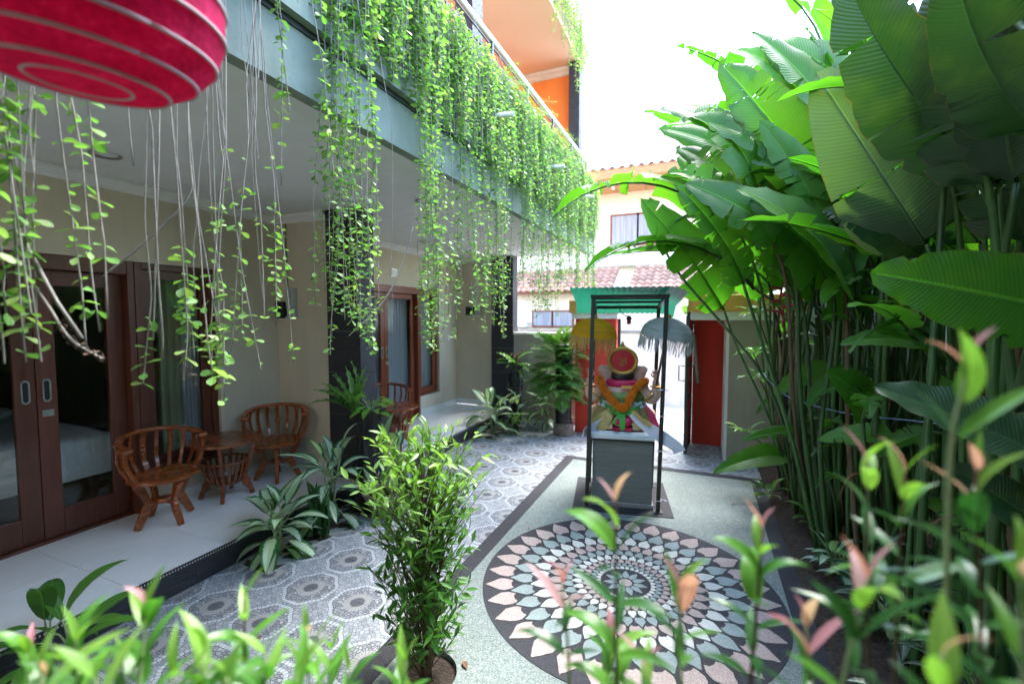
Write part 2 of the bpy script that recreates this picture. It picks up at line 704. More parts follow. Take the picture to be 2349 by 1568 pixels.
MT['ochre'] = simple('ochre coping paint', (0.68, 0.36, 0.08), 0.75, 0.1, 4.0, 0.25, 70, 0.003, grime=0.5)
MT['white'] = simple('white plaster', (0.80, 0.79, 0.75), 0.75, 0.05, 3.0, 0.2, 60, 0.003, grime=0.3)
MT['grey'] = simple('grey render', (0.36, 0.37, 0.35), 0.85, 0.12, 2.5, 0.35, 60, 0.004, grime=0.5)
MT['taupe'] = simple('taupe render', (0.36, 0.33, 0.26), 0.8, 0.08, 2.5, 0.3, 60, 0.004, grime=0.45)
MT['cream'] = simple('cream render', (0.86, 0.80, 0.64), 0.8, 0.05, 2.0, 0.2, 50, 0.004, grime=0.3)
MT['frame'] = wood('door timber', (0.115, 0.034, 0.019), 0.35, (10, 10, 1.0), 0.28, 0.15)
MT['frame2'] = wood('red door timber', (0.20, 0.052, 0.022), 0.33, (10, 10, 1.0), 0.22, 0.2)
MT['teak'] = wood('varnished teak', (0.29, 0.066, 0.013), 0.22, (9, 2.5, 9), 0.42, 0.5)
MT['teakd'] = wood('dark varnished teak', (0.23, 0.055, 0.015), 0.25, (9, 2.5, 9), 0.4, 0.4)
MT['soffit'] = wood('soffit boards', (0.50, 0.23, 0.08), 0.5, (2, 8, 8), 0.25, 0.05)
MT['metal'] = simple('brushed steel', (0.52, 0.52, 0.50), 0.32, 0.08, 30, 0.05, 100, 0.001, 0.5, 1.0)
MT['iron'] = simple('dark painted iron', (0.030, 0.032, 0.022), 0.45, 0.35, 14, 0.3, 80, 0.002, 0.5)
MT['whitemetal'] = simple('white painted steel', (0.82, 0.83, 0.84), 0.35, 0.04, 10, 0.05, 80, 0.001)
MT['black'] = simple('black plastic', (0.012, 0.013, 0.016), 0.4, 0.2, 20, 0.05, 80, 0.001)
MT['plastic'] = simple('grey plastic', (0.45, 0.47, 0.47), 0.45, 0.06, 20, 0.03, 80, 0.001)
MT['whiteplastic'] = simple('white plastic', (0.8, 0.8, 0.78), 0.4, 0.03, 20, 0.02, 80, 0.001)
MT['soil'] = simple('garden soil', (0.050, 0.036, 0.026), 0.95, 0.5, 30, 1.0, 70, 0.02)
MT['concrete'] = simple('rough concrete', (0.30, 0.29, 0.26), 0.9, 0.22, 4, 0.6, 50, 0.006, grime=0.5)
MT['street'] = simple('pale concrete street', (0.62, 0.60, 0.56), 0.85, 0.08, 1.5, 0.3, 40, 0.004, grime=0.3)
MT['pot'] = simple('weathered pot', (0.20, 0.17, 0.14), 0.9, 0.35, 12, 0.7, 60, 0.006)
MT['blackpot'] = simple('black glazed planter', (0.014, 0.015, 0.018), 0.28, 0.3, 12, 0.2, 40, 0.003)
MT['stem'] = simple('grey vine stem', (0.27, 0.25, 0.21), 0.8, 0.25, 30, 0.3, 120, 0.001)
MT['greenstem'] = simple('green stalk', (0.045, 0.112, 0.026), 0.42, 0.4, 5, 0.1, 60, 0.002, stretch=(6, 6, 0.6), rvar=0.35)
MT['drystalk'] = simple('dry brown stalk', (0.13, 0.085, 0.045), 0.8, 0.4, 8, 0.4, 60, 0.003, stretch=(6, 6, 0.6))
MT['twig'] = simple('brown twig', (0.10, 0.062, 0.04), 0.85, 0.3, 30, 0.4, 120, 0.002)
MT['petiole'] = simple('pale petiole', (0.26, 0.34, 0.17), 0.5, 0.2, 20, 0.1, 80, 0.001)
MT['linen'] = simple('white bed linen', (0.80, 0.81, 0.84), 0.9, 0.03, 4, 0.3, 12, 0.02)
MT['mattress'] = simple('bed base', (0.10, 0.07, 0.05), 0.8, 0.2, 8, 0.1, 60, 0.002)


def m_glass():
    t = NT('door glass')
    ge = t.n.new('ShaderNodeNewGeometry')
    dt = t.n.new('ShaderNodeVectorMath')
    dt.operation = 'DOT_PRODUCT'
    t.l.new(ge.outputs['Normal'], dt.inputs[0])
    t.l.new(ge.outputs['Incoming'], dt.inputs[1])
    k = t.m('SUBTRACT', 1.0, t.m('ABSOLUTE', dt.outputs['Value']))
    fr = t.m('ADD', 0.045, t.m('MULTIPLY', t.m('POWER', k, 5.0), 0.9))
    tp = t.n.new('ShaderNodeBsdfTransparent')
    tp.inputs[0].default_value = (0.93, 0.96, 0.955, 1)
    gl = t.n.new('ShaderNodeBsdfGlossy')
    gl.inputs['Roughness'].default_value = 0.015
    mx = t.n.new('ShaderNodeMixShader')
    t.l.new(fr, mx.inputs[0])
    t.l.new(tp.outputs[0], mx.inputs[1])
    t.l.new(gl.outputs[0], mx.inputs[2])
    t.l.new(mx.outputs[0], t.out.inputs[0])
    return t.mat


def m_sheer(name, c, transp=0.25, transl=0.5):
    t = NT(name)
    w = t.noise(t.scale(t.coord(), (1, 1, 0.05)), 90, 3)
    col = t.ramp(w, [(0.3, c_mul(c, 0.85)), (0.7, c)])
    t.set(col, 0.9, None, 0.1)
    tr = t.n.new('ShaderNodeBsdfTranslucent')
    t.l.new(col, tr.inputs[0])
    tp = t.n.new('ShaderNodeBsdfTransparent')
    a = t.n.new('ShaderNodeMixShader')
    a.inputs[0].default_value = transl
    t.l.new(t.b.outputs[0], a.inputs[1])
    t.l.new(tr.outputs[0], a.inputs[2])
    b = t.n.new('ShaderNodeMixShader')
    b.inputs[0].default_value = transp
    t.l.new(a.outputs[0], b.inputs[1])
    t.l.new(tp.outputs[0], b.inputs[2])
    t.l.new(b.outputs[0], t.out.inputs[0])
    return t.mat


def m_terrace():
    t = NT('glossy cream floor tile')
    n = t.noise(t.coord(), 3.0, 5)
    col = t.ramp(n, [(0.3, (0.76, 0.78, 0.77)), (0.7, (0.85, 0.86, 0.84))])
    col = t.mix(1.0, col, t.ramp(t.objrand(), [(0, (0.95,) * 3), (1, (1.0,) * 3)]), 'MULTIPLY')
    dirt = t.noise(t.coord(), 9.0, 6, 0.7)
    col = t.mix(t.maprange(dirt, 0.62, 0.8, 0, 0.25), col, (0.35, 0.33, 0.29))
    return t.set(col, t.maprange(dirt, 0.35, 0.75, 0.06, 0.2), t.bump(n, 0.02, 0.002), 0.5)


def m_blackstone(name='black chiselled stone', c=(0.020, 0.021, 0.025), sc=(1, 1, 1)):
    t = NT(name)
    v = t.scale(t.coord(), sc)
    n1 = t.noise(v, 38, 5, 0.7)
    n2 = t.noise(v, 6, 3)
    col = t.ramp(t.m('ADD', t.m('MULTIPLY', n1, 0.7), t.m('MULTIPLY', n2, 0.3)), [(0.35, c_mul(c, 0.6)), (0.7, c_mul(c, 2.0))])
    return t.set(col, t.maprange(n1, 0.3, 0.7, 0.35, 0.6), t.bump(n1, 1.0, 0.012), 0.5)


TX, TY = 0.408, 0.3866


def m_paving():
    """printed floor tile: a quarter of a rosette at each corner, rings of pebbles, white stone ring, crazy stones between"""
    t = NT('printed pebble floor tile')
    s3 = t.sep(t.coord())
    qx = t.m('SUBTRACT', t.m('ABSOLUTE', s3[0]), TX / 2)
    qy = t.m('SUBTRACT', t.m('ABSOLUTE', s3[1]), TY / 2)
    r = t.m('SQRT', t.m('ADD', t.m('MULTIPLY', qx, qx), t.m('MULTIPLY', qy, qy)))
    th = t.m('ARCTAN2', qy, qx)
    wob = t.m('MULTIPLY', t.m('COSINE', t.m('MULTIPLY', th, 8.0)), 0.006)
    wob2 = t.m('MULTIPLY', t.m('COSINE', t.m('MULTIPLY', th, 4.0)), -0.003)
    ro = t.m('ADD', r, t.m('ADD', wob, wob2))
    p = t.comb(s3[0], s3[1], 0.0)
    # crazy stones
    ve = t.voro(p, 36, 'DISTANCE_TO_EDGE', '2D').outputs['Distance']
    vc = t.sep(t.voro(p, 36, 'F1', '2D').outputs['Color'])[0]
    grout = (0.105, 0.115, 0.135)
    stone = t.ramp(vc, [(0, (0.22, 0.25, 0.275)), (0.5, (0.32, 0.35, 0.375)), (1, (0.42, 0.445, 0.46))])
    fine = t.noise(t.coord(), 300, 4)
    stone = t.mix(1.0, stone, t.ramp(fine, [(0.3, (0.8,) * 3), (0.7, (1.15,) * 3)]), 'MULTIPLY')
    col = t.mix(t.maprange(ve, 0.03, 0.09), grout, stone)
    # white ring of small blocks
    band = t.m('MULTIPLY', t.m('GREATER_THAN', ro, 0.156), t.m('LESS_THAN', ro, 0.186))
    cell = t.m('ABSOLUTE', t.m('SUBTRACT', t.m('FRACT', t.m('MULTIPLY', th, 44 / (2 * PI))), 0.5))
    blk = t.m('MULTIPLY', t.m('LESS_THAN', cell, 0.42), t.m('MULTIPLY', t.m('GREATER_THAN', ro, 0.159), t.m('LESS_THAN', ro, 0.183)))
    white = t.mix(1.0, (0.50, 0.54, 0.57), t.ramp(fine, [(0.3, (0.86,) * 3), (0.7, (1.08,) * 3)]), 'MULTIPLY')
    col = t.mix(band, col, t.mix(blk, grout, white))
    # pebbles inside the ring
    peb = t.m('LESS_THAN', ro, 0.156)
    v2 = t.voro(p, 44, 'DISTANCE_TO_EDGE', '2D').outputs['Distance']
    v2c = t.sep(t.voro(p, 44, 'F1', '2D').outputs['Color'])[1]
    pc = t.ramp(v2c, [(0, (0.19, 0.205, 0.225)), (0.6, (0.29, 0.31, 0.335)), (1, (0.42, 0.435, 0.45))])
    col = t.mix(peb, col, t.mix(t.maprange(v2, 0.05, 0.14), (0.06, 0.065, 0.075), pc))
    # wedge ring
    wed = t.m('LESS_THAN', r, 0.088)
    c2 = t.m('ABSOLUTE', t.m('SUBTRACT', t.m('FRACT', t.m('MULTIPLY', th, 24 / (2 * PI))), 0.5))
    col = t.mix(wed, col, t.mix(t.m('LESS_THAN', c2, 0.44), grout, (0.33, 0.335, 0.33)))
    col = t.mix(t.m('LESS_THAN', r, 0.047), col, (0.105, 0.11, 0.125))
    wear = t.noise(t.coord(), 7, 5, 0.65)
    col = t.mix(1.0, col, t.ramp(wear, [(0.3, (0.84,) * 3), (0.7, (1.06,) * 3)]), 'MULTIPLY')
    col = t.mix(1.0, col, t.ramp(t.objrand(), [(0, (0.92, 0.93, 0.94)), (1, (1.05, 1.04, 1.03))]), 'MULTIPLY')
    return t.set(col, t.maprange(wear, 0.3, 0.7, 0.42, 0.6), t.bump(t.m('ADD', t.m('MINIMUM', ve, 0.1), t.m('MULTIPLY', fine, 0.03)), 0.25, 0.01), 0.4)


def m_lattice():
    t = NT('black edging with white chevrons')
    s3 = t.sep(t.coord())
    f = t.m('FRACT', t.m('ADD', t.m('MULTIPLY', s3[1], 55.0), t.m('MULTIPLY', t.m('ABSOLUTE', s3[2]), 40.0)))
    z = t.m('LESS_THAN', t.m('ABSOLUTE', s3[2]), 0.0065)
    k = t.m('MULTIPLY', t.m('GREATER_THAN', f, 0.62), z)
    return t.set(t.mix(k, (0.018, 0.018, 0.02), (0.55, 0.53, 0.5)), 0.4, None, 0.5)


def m_rooftile(name, c):
    return simple(name, c, 0.8, 0.2, 3, 0.4, 40, 0.004, rvar=0.25)


MT['glass'] = m_glass()
MT['sheer'] = m_sheer('white sheer curtain', (0.82, 0.84, 0.88))
MT['drape'] = m_sheer('olive drape', (0.42, 0.42, 0.28), 0.0, 0.3)
MT['terrace'] = m_terrace()
MT['blackstone'] = m_blackstone()
MT['riser'] = m_blackstone('black ribbed riser stone', (0.022, 0.024, 0.030), (1, 0.25, 1.6))
MT['paving'] = m_paving()
MT['lattice'] = m_lattice()
MT['terrazzo'] = pebble('pale washed pebbles', [(0.09, 0.125, 0.118), (0.19, 0.24, 0.22), (0.28, 0.32, 0.29), (0.14, 0.19, 0.178), (0.38, 0.40, 0.37)], 150)
MT['blackpeb'] = pebble('black washed pebbles', [(0.020, 0.021, 0.026), (0.045, 0.047, 0.055), (0.030, 0.03, 0.036)], 150)
MT['pinkpeb'] = pebble('pink washed pebbles', [(0.42, 0.33, 0.295), (0.52, 0.42, 0.38), (0.34, 0.26, 0.235), (0.56, 0.49, 0.45)], 170)
MT['greenpeb'] = pebble('green grey washed pebbles', [(0.22, 0.29, 0.28), (0.33, 0.40, 0.38), (0.27, 0.33, 0.33)], 170)
MT['whitepeb'] = pebble('white washed pebbles', [(0.60, 0.62, 0.56), (0.72, 0.72, 0.66), (0.48, 0.54, 0.49)], 170)
MT['roof'] = m_rooftile('clay roof tile', (0.58, 0.46, 0.42))
MT['farpane'] = simple('curtained window glass', (0.30, 0.34, 0.40), 0.15, 0.25, 3, 0.1, 10, 0.002, stretch=(6, 6, 0.3))
MT['roof2'] = m_rooftile('red clay roof tile', (0.52, 0.32, 0.23))

# ------------------------------------------------------------------ ground and floors
g = MB().box(-60, 60, -40, 90, -0.35, -0.03)
tag(g.build('ground', MT['soil']), kind='structure')
st = MB().box(-30, 30, 7.62, 40, -0.03, -0.012)
tag(st.build('street', MT['street']), kind='structure')

court = tag(thing('courtyard_paving', None, None), kind='structure')
GX0, GY0 = -1.63, 1.84
bed = MB().box(-3.22, -1.63, -0.2, 7.6, -0.03, -0.003).box(-1.63, 0.70, 5.77, 7.6, -0.03, -0.003)
bed.build('grout_bed', MT['grey'], court)
TILES = {}
TG = 0.0016


def pave(i, j, clip=(-99, 99, -99, 99)):
    cx, cy = GX0 + (i + 0.5) * TX, GY0 + (j + 0.5) * TY
    x0, x1 = max(cx - TX / 2 + TG, clip[0]) - cx, min(cx + TX / 2 - TG, clip[1]) - cx
    y0, y1 = max(cy - TY / 2 + TG, clip[2]) - cy, min(cy + TY / 2 - TG, clip[3]) - cy
    if x1 - x0 < 0.02 or y1 - y0 < 0.02:
        return
    key = tuple(round(v, 4) for v in (x0, x1, y0, y1))
    if key not in TILES:
        me = MB().box(x0, x1, y0, y1, -0.01, 0.0).mesh('tile')
        me.materials.append(MT['paving'])
        TILES[key] = me
    inst('tile', TILES[key], court, Matrix.Translation((cx, cy, random.uniform(-0.0006, 0.0006))))


for j in range(-5, 15):
    for i in range(-4, 0):
        if i == -4 and (1 <= j <= 5 or 11 <= j <= 13):
            continue                                   # planting pockets beside the porch
        pave(i, j, (-3.215, 99, -99, 7.55))
for j in range(10, 15):
    for i in range(0, 6):
        pave(i, j, (-99, 0.69, 5.775, 7.55))
for k, (y0, y1) in enumerate(((GY0 + TY, GY0 + 6 * TY), (GY0 + 11 * TY, GY0 + 14 * TY))):
    s = MB()
    nx, ny = 8, 24
    P = [[(-3.215 + 0.355 * a / nx, y0 + (y1 - y0) * b / ny, -0.004 + random.uniform(-0.012, 0.014) * (0 < a < nx) * (0 < b < ny)) for a in range(nx + 1)] for b in range(ny + 1)]
    s.grid(P)
    tag(s.build('planting_soil', MT['soil']), kind='structure')

panel = tag(thing('pebble_floor', None, None), kind='structure')
pit = (-1.30, 1.90, 0.17)                              # round planting pit of the small shrub


def with_hole(x0, x1, y0, y1, c, r, n=40):
    """flat sheet with a round hole"""
    mb = MB()
    an = sorted([2 * PI * k / n for k in range(n)] + [math.atan2(y - c[1], x - c[0]) % (2 * PI) for x in (x0, x1) for y in (y0, y1)])
    n = len(an)
    ring, out = [], []
    for a in an:
        dx, dy = math.cos(a), math.sin(a)
        ring.append((c[0] + r * dx, c[1] + r * dy))
        tx = ((x1 if dx > 0 else x0) - c[0]) / dx if abs(dx) > 1e-9 else 1e9
        ty = ((y1 if dy > 0 else y0) - c[1]) / dy if abs(dy) > 1e-9 else 1e9
        tt = min(tx, ty)
        out.append((c[0] + dx * tt, c[1] + dy * tt))
    mb.v = [(p[0], p[1], 0.0) for p in ring] + [(p[0], p[1], 0.0) for p in out] + [(p[0], p[1], -0.12) for p in ring]
    for k in range(n):
        j = (k + 1) % n
        mb.f += [(k, n + k, n + j, j), (k, j, 2 * n + j, 2 * n + k)]
        mb.m += [0, 0]
    return mb


with_hole(-1.51, 0.56, 1.2, 5.66, pit[:2], pit[2]).build('pebble_sheet', MT['terrazzo'], panel)
MB().box(-1.51, 0.56, -0.2, 1.2, -0.03, 0.0).build('pebble_sheet', MT['terrazzo'], panel)
MB().box(-1.63, -1.51, -0.2, 5.66, -0.03, 0.004).build('border_strip', MT['blackpeb'], panel)
MB().box(-1.63, 0.68, 5.66, 5.77, -0.03, 0.004).build('border_strip', MT['blackpeb'], panel)
MB().box(0.56, 0.68, -0.2, 5.66, -0.03, 0.004).build('border_strip', MT['blackpeb'], panel)
ps = MB()
ps.lathe([(0.0, -0.045), (0.10, -0.05), (pit[2] + 0.004, -0.06)], (pit[0], pit[1], 0), 28, close=False)
tag(ps.build('planting_soil', MT['soil']), kind='structure')

med = tag(thing('floor_medallion', None, None, (-0.45, 3.12, 0)), kind='structure')
MB().lathe([(0.0, 0.004), (1.0, 0.004), (1.0, -0.02)], (-0.45, 3.12, 0), 96, close=False).build('black_disc', MT['blackpeb'], med)
rr, ring_cols = 0.862, ['pinkpeb', 'greenpeb', 'whitepeb']
for k in range(9):
    hl, hw = rr * 0.110, rr * 0.079
    variants = []
    for q in range(3):
        poly = []
        rs = random.Random(k * 7 + q)
        for a in range(22):
            t = 2 * PI * a / 22
            x, y = math.cos(t), math.sin(t)
            px = hl * (x if x < 0 else x) * (1.0 + 0.22 * max(0, x) ** 3)
            py = hw * y * (1 - 0.62 * max(0.0, x) ** 1.4)
            if x < -0.9:
                px += hl * 0.30                        # the notch at the petal's heel
            poly.append((px + rs.uniform(-1, 1) * hl * 0.03, py + rs.uniform(-1, 1) * hw * 0.05))
        me = MB().prism(poly, 0.0, 0.0075).mesh('petal')
        me.materials.append(MT[ring_cols[k % 3]])
        variants.append(me)
    for a in range(33):
        t = 2 * PI * (a + 0.5 * (k % 2)) / 33 + rad(7.6)
        inst('petal', variants[a % 3], med, Matrix.Translation((rr * math.cos(t), rr * math.sin(t), 0)) @ Matrix.Rotation(t + random.uniform(-0.03, 0.03), 4, 'Z'))
    rr *= 0.826
MB().lathe([(0.0, 0.0085), (0.042, 0.0085), (0.046, 0.004)], (-0.45, 3.12, 0), 24, close=False).build('heart_disc', MT['pinkpeb'], med)
hp = MB().prism([(0.044 * math.cos(q) * (1 + 0.2 * max(0, math.cos(q)) ** 3), 0.024 * math.sin(q) * (1 - 0.6 * max(0, math.cos(q)))) for q in [2 * PI * k / 14 for k in range(14)]], 0.0, 0.0075).mesh('heart_petal')
hp.materials.append(MT['greenpeb'])
for a in range(11):
    inst('heart_petal', hp, med, Matrix.Rotation(2 * PI * a / 11, 4, 'Z') @ Matrix.Translation((0.098, 0, 0)))

# ------------------------------------------------------------------ terrace
ZT = 0.18
ter = tag(thing('porch_floor', None, None), kind='structure')
MB().box(-4.9, -3.235, -2.0, 7.62, -0.03, ZT - 0.012).build('porch_slab', MT['grey'], ter)
cache = {}
xs = [-3.232, -3.89, -4.54, -4.9]
for i in range(3):
    for j in range(-6, 11):
        y0 = 1.57 + 0.6 * j
        y1 = min(y0 + 0.6, 7.6)
        if y1 - y0 < 0.05:
            continue
        w, h = xs[i] - xs[i + 1] - 0.003, y1 - y0 - 0.003
        key = (round(w, 4), round(h, 4))
        if key not in cache:
            me = MB().box(-w / 2, w / 2, -h / 2, h / 2, -0.01, 0).mesh('tile')
            me.materials.append(MT['terrace'])
            cache[key] = me
        inst('tile', cache[key], ter, Matrix.Translation(((xs[i] + xs[i + 1]) / 2, (y0 + y1) / 2, ZT)))
rme = MB().box(-0.006, 0.006, -0.1985, 0.1985, -0.077, 0.077).mesh('riser_tile')
rme.materials.append(MT['riser'])
for j in range(-5, 15):
    inst('riser_tile', rme, ter, Matrix.Translation((-3.226, 1.75 + 0.4 * j, 0.077)))
lme = MB().box(-0.009, 0.009, -0.1995, 0.1995, -0.0115, 0.0115).mesh('edging_strip')
lme.materials.append(MT['lattice'])
for j in range(-5, 15):
    inst('edging_strip', lme, ter, Matrix.Translation((-3.226, 1.75 + 0.4 * j, 0.1665)))

# ------------------------------------------------------------------ guest house
hotel = thing('guest_house', 'two storey guest house with beige porch walls, black pillars and planted balcony', 'building', (-3.4, 3.6, 0))
XW = -4.37


def wallbox(*a, mat='wall', name='wall', bevel=0.0):
    return MB().box(*a).build(name, MT[mat], hotel, bevel=bevel)


# ground floor back wall around the openings (bay with the first sliding door, then the second)
wallbox(-4.62, XW, -2.0, 3.62, 2.325, 3.0)
wallbox(-4.62, XW, 2.945, 3.62, ZT, 2.325)
wallbox(-4.62, XW, 2.27, 2.945, ZT, 0.50)
wallbox(-4.62, XW, -2.0, 0.42, ZT, 2.325)
wallbox(XW - 0.15, -3.60, 3.62, 3.78, ZT, 3.0)
wallbox(-4.62, XW, 3.78, 7.60, 2.34, 3.0)
wallbox(-4.62, XW, 6.98, 7.60, ZT, 2.34)
wallbox(-4.62, XW, 6.36, 6.98, ZT, 0.50)
wallbox(-4.62, XW, 3.78, 4.72, ZT, 2.34)
wallbox(-4.62, -3.57, 7.60, 7.78, ZT, 3.0)
for a in ((XW, XW + 0.012, 2.27, 3.608), (XW, XW + 0.012, 6.36, 7.588)):
    wallbox(*a, ZT, ZT + 0.10, mat='terrace', name='skirting')
wallbox(XW + 0.013, -3.601, 3.608, 3.62, ZT, ZT + 0.10, mat='terrace', name='skirting')
wallbox(XW + 0.013, -3.571, 7.588, 7.60, ZT, ZT + 0.10, mat='terrace', name='skirting')
# ceiling, cornices
wallbox(-4.62, -1.801, -2.0, 7.78, 2.96, 3.10, mat='ceiling', name='ceiling')


def cornice(x0, y0, x1, y1, nx, ny):
    """stepped plaster moulding along the top of a wall; (nx, ny) points into the room"""
    mb = MB()
    prof = [(0.0, 2.875), (0.02, 2.875), (0.025, 2.895), (0.05, 2.915), (0.075, 2.935), (0.08, 2.957), (0.0, 2.957)]
    P = [[(x + nx * d, y + ny * d, z) for d, z in prof] for x, y in ((x0, y0), (x1, y1))]
    mb.grid(P)
    return mb.build('cornice', MT['ceiling'], hotel, smooth=False)


cornice(XW, -2.0, XW, 3.62, 1, 0)
cornice(XW, 3.62, -3.60, 3.62, 0, -1)
cornice(XW, 3.78, XW, 7.60, 1, 0)
cornice(XW, 7.60, -3.57, 7.60, 0, -1)
cornice(-3.6, 3.78, XW, 3.78, 0, 1)

# edge beam and stepped balcony front
wallbox(-1.80, -1.73, -2.0, 7.60, 2.90, 3.175, mat='teal', name='beam')
wallbox(-1.961, -1.675, -2.0, 7.60, 3.205, 3.345, mat='teal', name='fascia')
wallbox(-1.96, -1.72, -2.0, 7.60, 3.1752, 3.2048, mat='tealshade', name='shade_strip')  # dark strip painting in the shadow under the stepped fascia
wallbox(-1.96, -1.70, -2.0, 7.60, 3.3452, 3.3748, mat='tealshade', name='shade_strip')  # dark strip painting in the shadow under the ledge
wallbox(-1.96, -1.64, -2.0, 7.60, 3.375, 3.44, mat='teal', name='ledge')
wallbox(-1.74, -1.68, -2.0, 7.60, 3.4402, 3.90, mat='teal', name='planter_wall')
wallbox(-2.12, -2.06, -2.0, 7.60, 3.1, 3.90, mat='teal', name='planter_wall')
wallbox(-2.06, -1.74, -2.0, 7.60, 3.44, 3.84, mat='soil', name='planter_soil')
wallbox(-4.62, -2.12, -2.0, 7.78, 3.10, 3.2, mat='grey', name='balcony_floor')

# pillars faced with black stone tiles
PTILE = {}


def pillar(x0, x1, y0, y1, z0, z1, th=0.4):
    core = MB().box(x0 + 0.012, x1 - 0.012, y0 + 0.012, y1 - 0.012, z0, z1).build('pillar', MT['grey'], hotel)
    n = max(1, round((z1 - z0) / th))
    h = (z1 - z0) / n

    def put(w, d, cx, cy, cz):
        key = (round(w, 4), round(d, 4), round(h, 4))
        if key not in PTILE:
            me = MB().box(-w / 2, w / 2, -d / 2, d / 2, -h / 2 + 0.002, h / 2 - 0.002).mesh('stone_tile')
            me.materials.append(MT['blackstone'])
            PTILE[key] = me
        inst('stone_tile', PTILE[key], core, Matrix.Translation(Vector((cx, cy, cz)) - wloc(hotel)))
    for k in range(n):
        cz = z0 + (k + 0.5) * h
        put(x1 - x0, 0.012, (x0 + x1) / 2, y0 + 0.006, cz)
        put(x1 - x0, 0.012, (x0 + x1) / 2, y1 - 0.006, cz)
        put(0.012, y1 - y0 - 0.026, x1 - 0.006, (y0 + y1) / 2, cz)
        put(0.012, y1 - y0 - 0.026, x0 + 0.006, (y0 + y1) / 2, cz)
    return core


pillar(-3.60, -3.17, 3.58, 3.80, 0.0, 2.999)
pillar(-3.57, -3.14, 7.50, 7.72, 0.0, 2.999)
pillar(-2.07, -1.90, 3.62, 3.82, 3.90, 6.04)
pillar(-2.10, -1.92, 7.40, 7.60, 3.40, 6.04)

# upper storey
wallbox(-3.9, -2.105, 7.60, 7.75, 3.2, 6.05, mat='orange')
wallbox(-3.9, -3.75, -2.0, 7.60, 3.2, 6.05, mat='orange')
wallbox(-3.9, -1.95, 1.2, 7.76, 6.05, 6.15, mat='peach', name='upper_ceiling')
wallbox(-4.4, -1.78, 1.0, 7.9, 6.152, 6.34, mat='white', name='roof_edge')
mb = MB()
mb.grid([[(-3.75 + 0 * d, 7.60 - d, z) if False else (x, 7.60 - d, z) for d, z in ((0, 5.93), (0.03, 5.94), (0.06, 5.98), (0.09, 6.0), (0.1, 6.047))] for x in (-3.75, -2.1)])
mb.build('cornice', MT['white'], hotel)
# balcony railing: pipe on posts
rail = MB().tube([(-1.80, -2.0, 4.30), (-1.80, 7.4, 4.40)], 0.026, 12).build('railing', MT['whitemetal'], hotel, smooth=True, auto=40)
rl = hotel
for k in range(11):
    y = -1.6 + 0.9 * k
    MB().box(-1.815, -1.785, y - 0.015, y + 0.015, 3.88, 4.30 + 0.0106 * (y + 2)).build('rail_post', MT['iron'], rail)
for z in (4.02, 4.14, 4.24):
    MB().tube([(-1.80, -2.0, z), (-1.80, 7.4, z + 0.1)], 0.008, 6).build('rail_bar', MT['iron'], rail)
# drain spouts through the planter
for y, z in ((3.40, 3.50), (4.86, 3.53), (1.2, 3.5), (6.3, 3.55)):
    mb = MB()
    mb.tube([(-1.72, y, z), (-1.42, y + 0.01, z - 0.015)], 0.021, 12, caps=False)
    mb.tube([(-1.42, y + 0.01, z - 0.015), (-1.70, y, z)], 0.017, 12, caps=False)
    mb.build('drain_spout', MT['whiteplastic'], hotel, smooth=True)


def downlight(x, y, z, lit=False):
    mb = MB().lathe([(0.0, 0.022), (0.05, 0.022), (0.07, -0.002), (0.088, -0.008), (0.09, 0.0)], (x, y, z), 24, close=False, mfun=lambda i, j: 1 if i == 0 else 0)
    mb.build('downlight', [MT['metal'], MT['plastic']], hotel, smooth=True)


downlight(-3.73, 1.79, 2.957)
downlight(-2.44, 3.66, 2.957)
downlight(-2.44, 0.2, 2.957)
downlight(-3.73, 5.6, 2.957)


# ------------------------------------------------------------------ doors and windows
def rectframe(mb, x, d, y0, y1, z0, z1, w, bot=None, m=0):
    """frame of four bars lying in the plane x"""
    b = bot if bot is not None else w
    mb.box(x - d, x, y0, y0 + w, z0, z1, m)
    mb.box(x - d, x, y1 - w, y1, z0, z1, m)
    mb.box(x - d + 0.001, x - 0.001, y0 + w, y1 - w, z1 - w, z1, m)
    mb.box(x - d + 0.001, x - 0.001, y0 + w, y1 - w, z0, z0 + b, m)


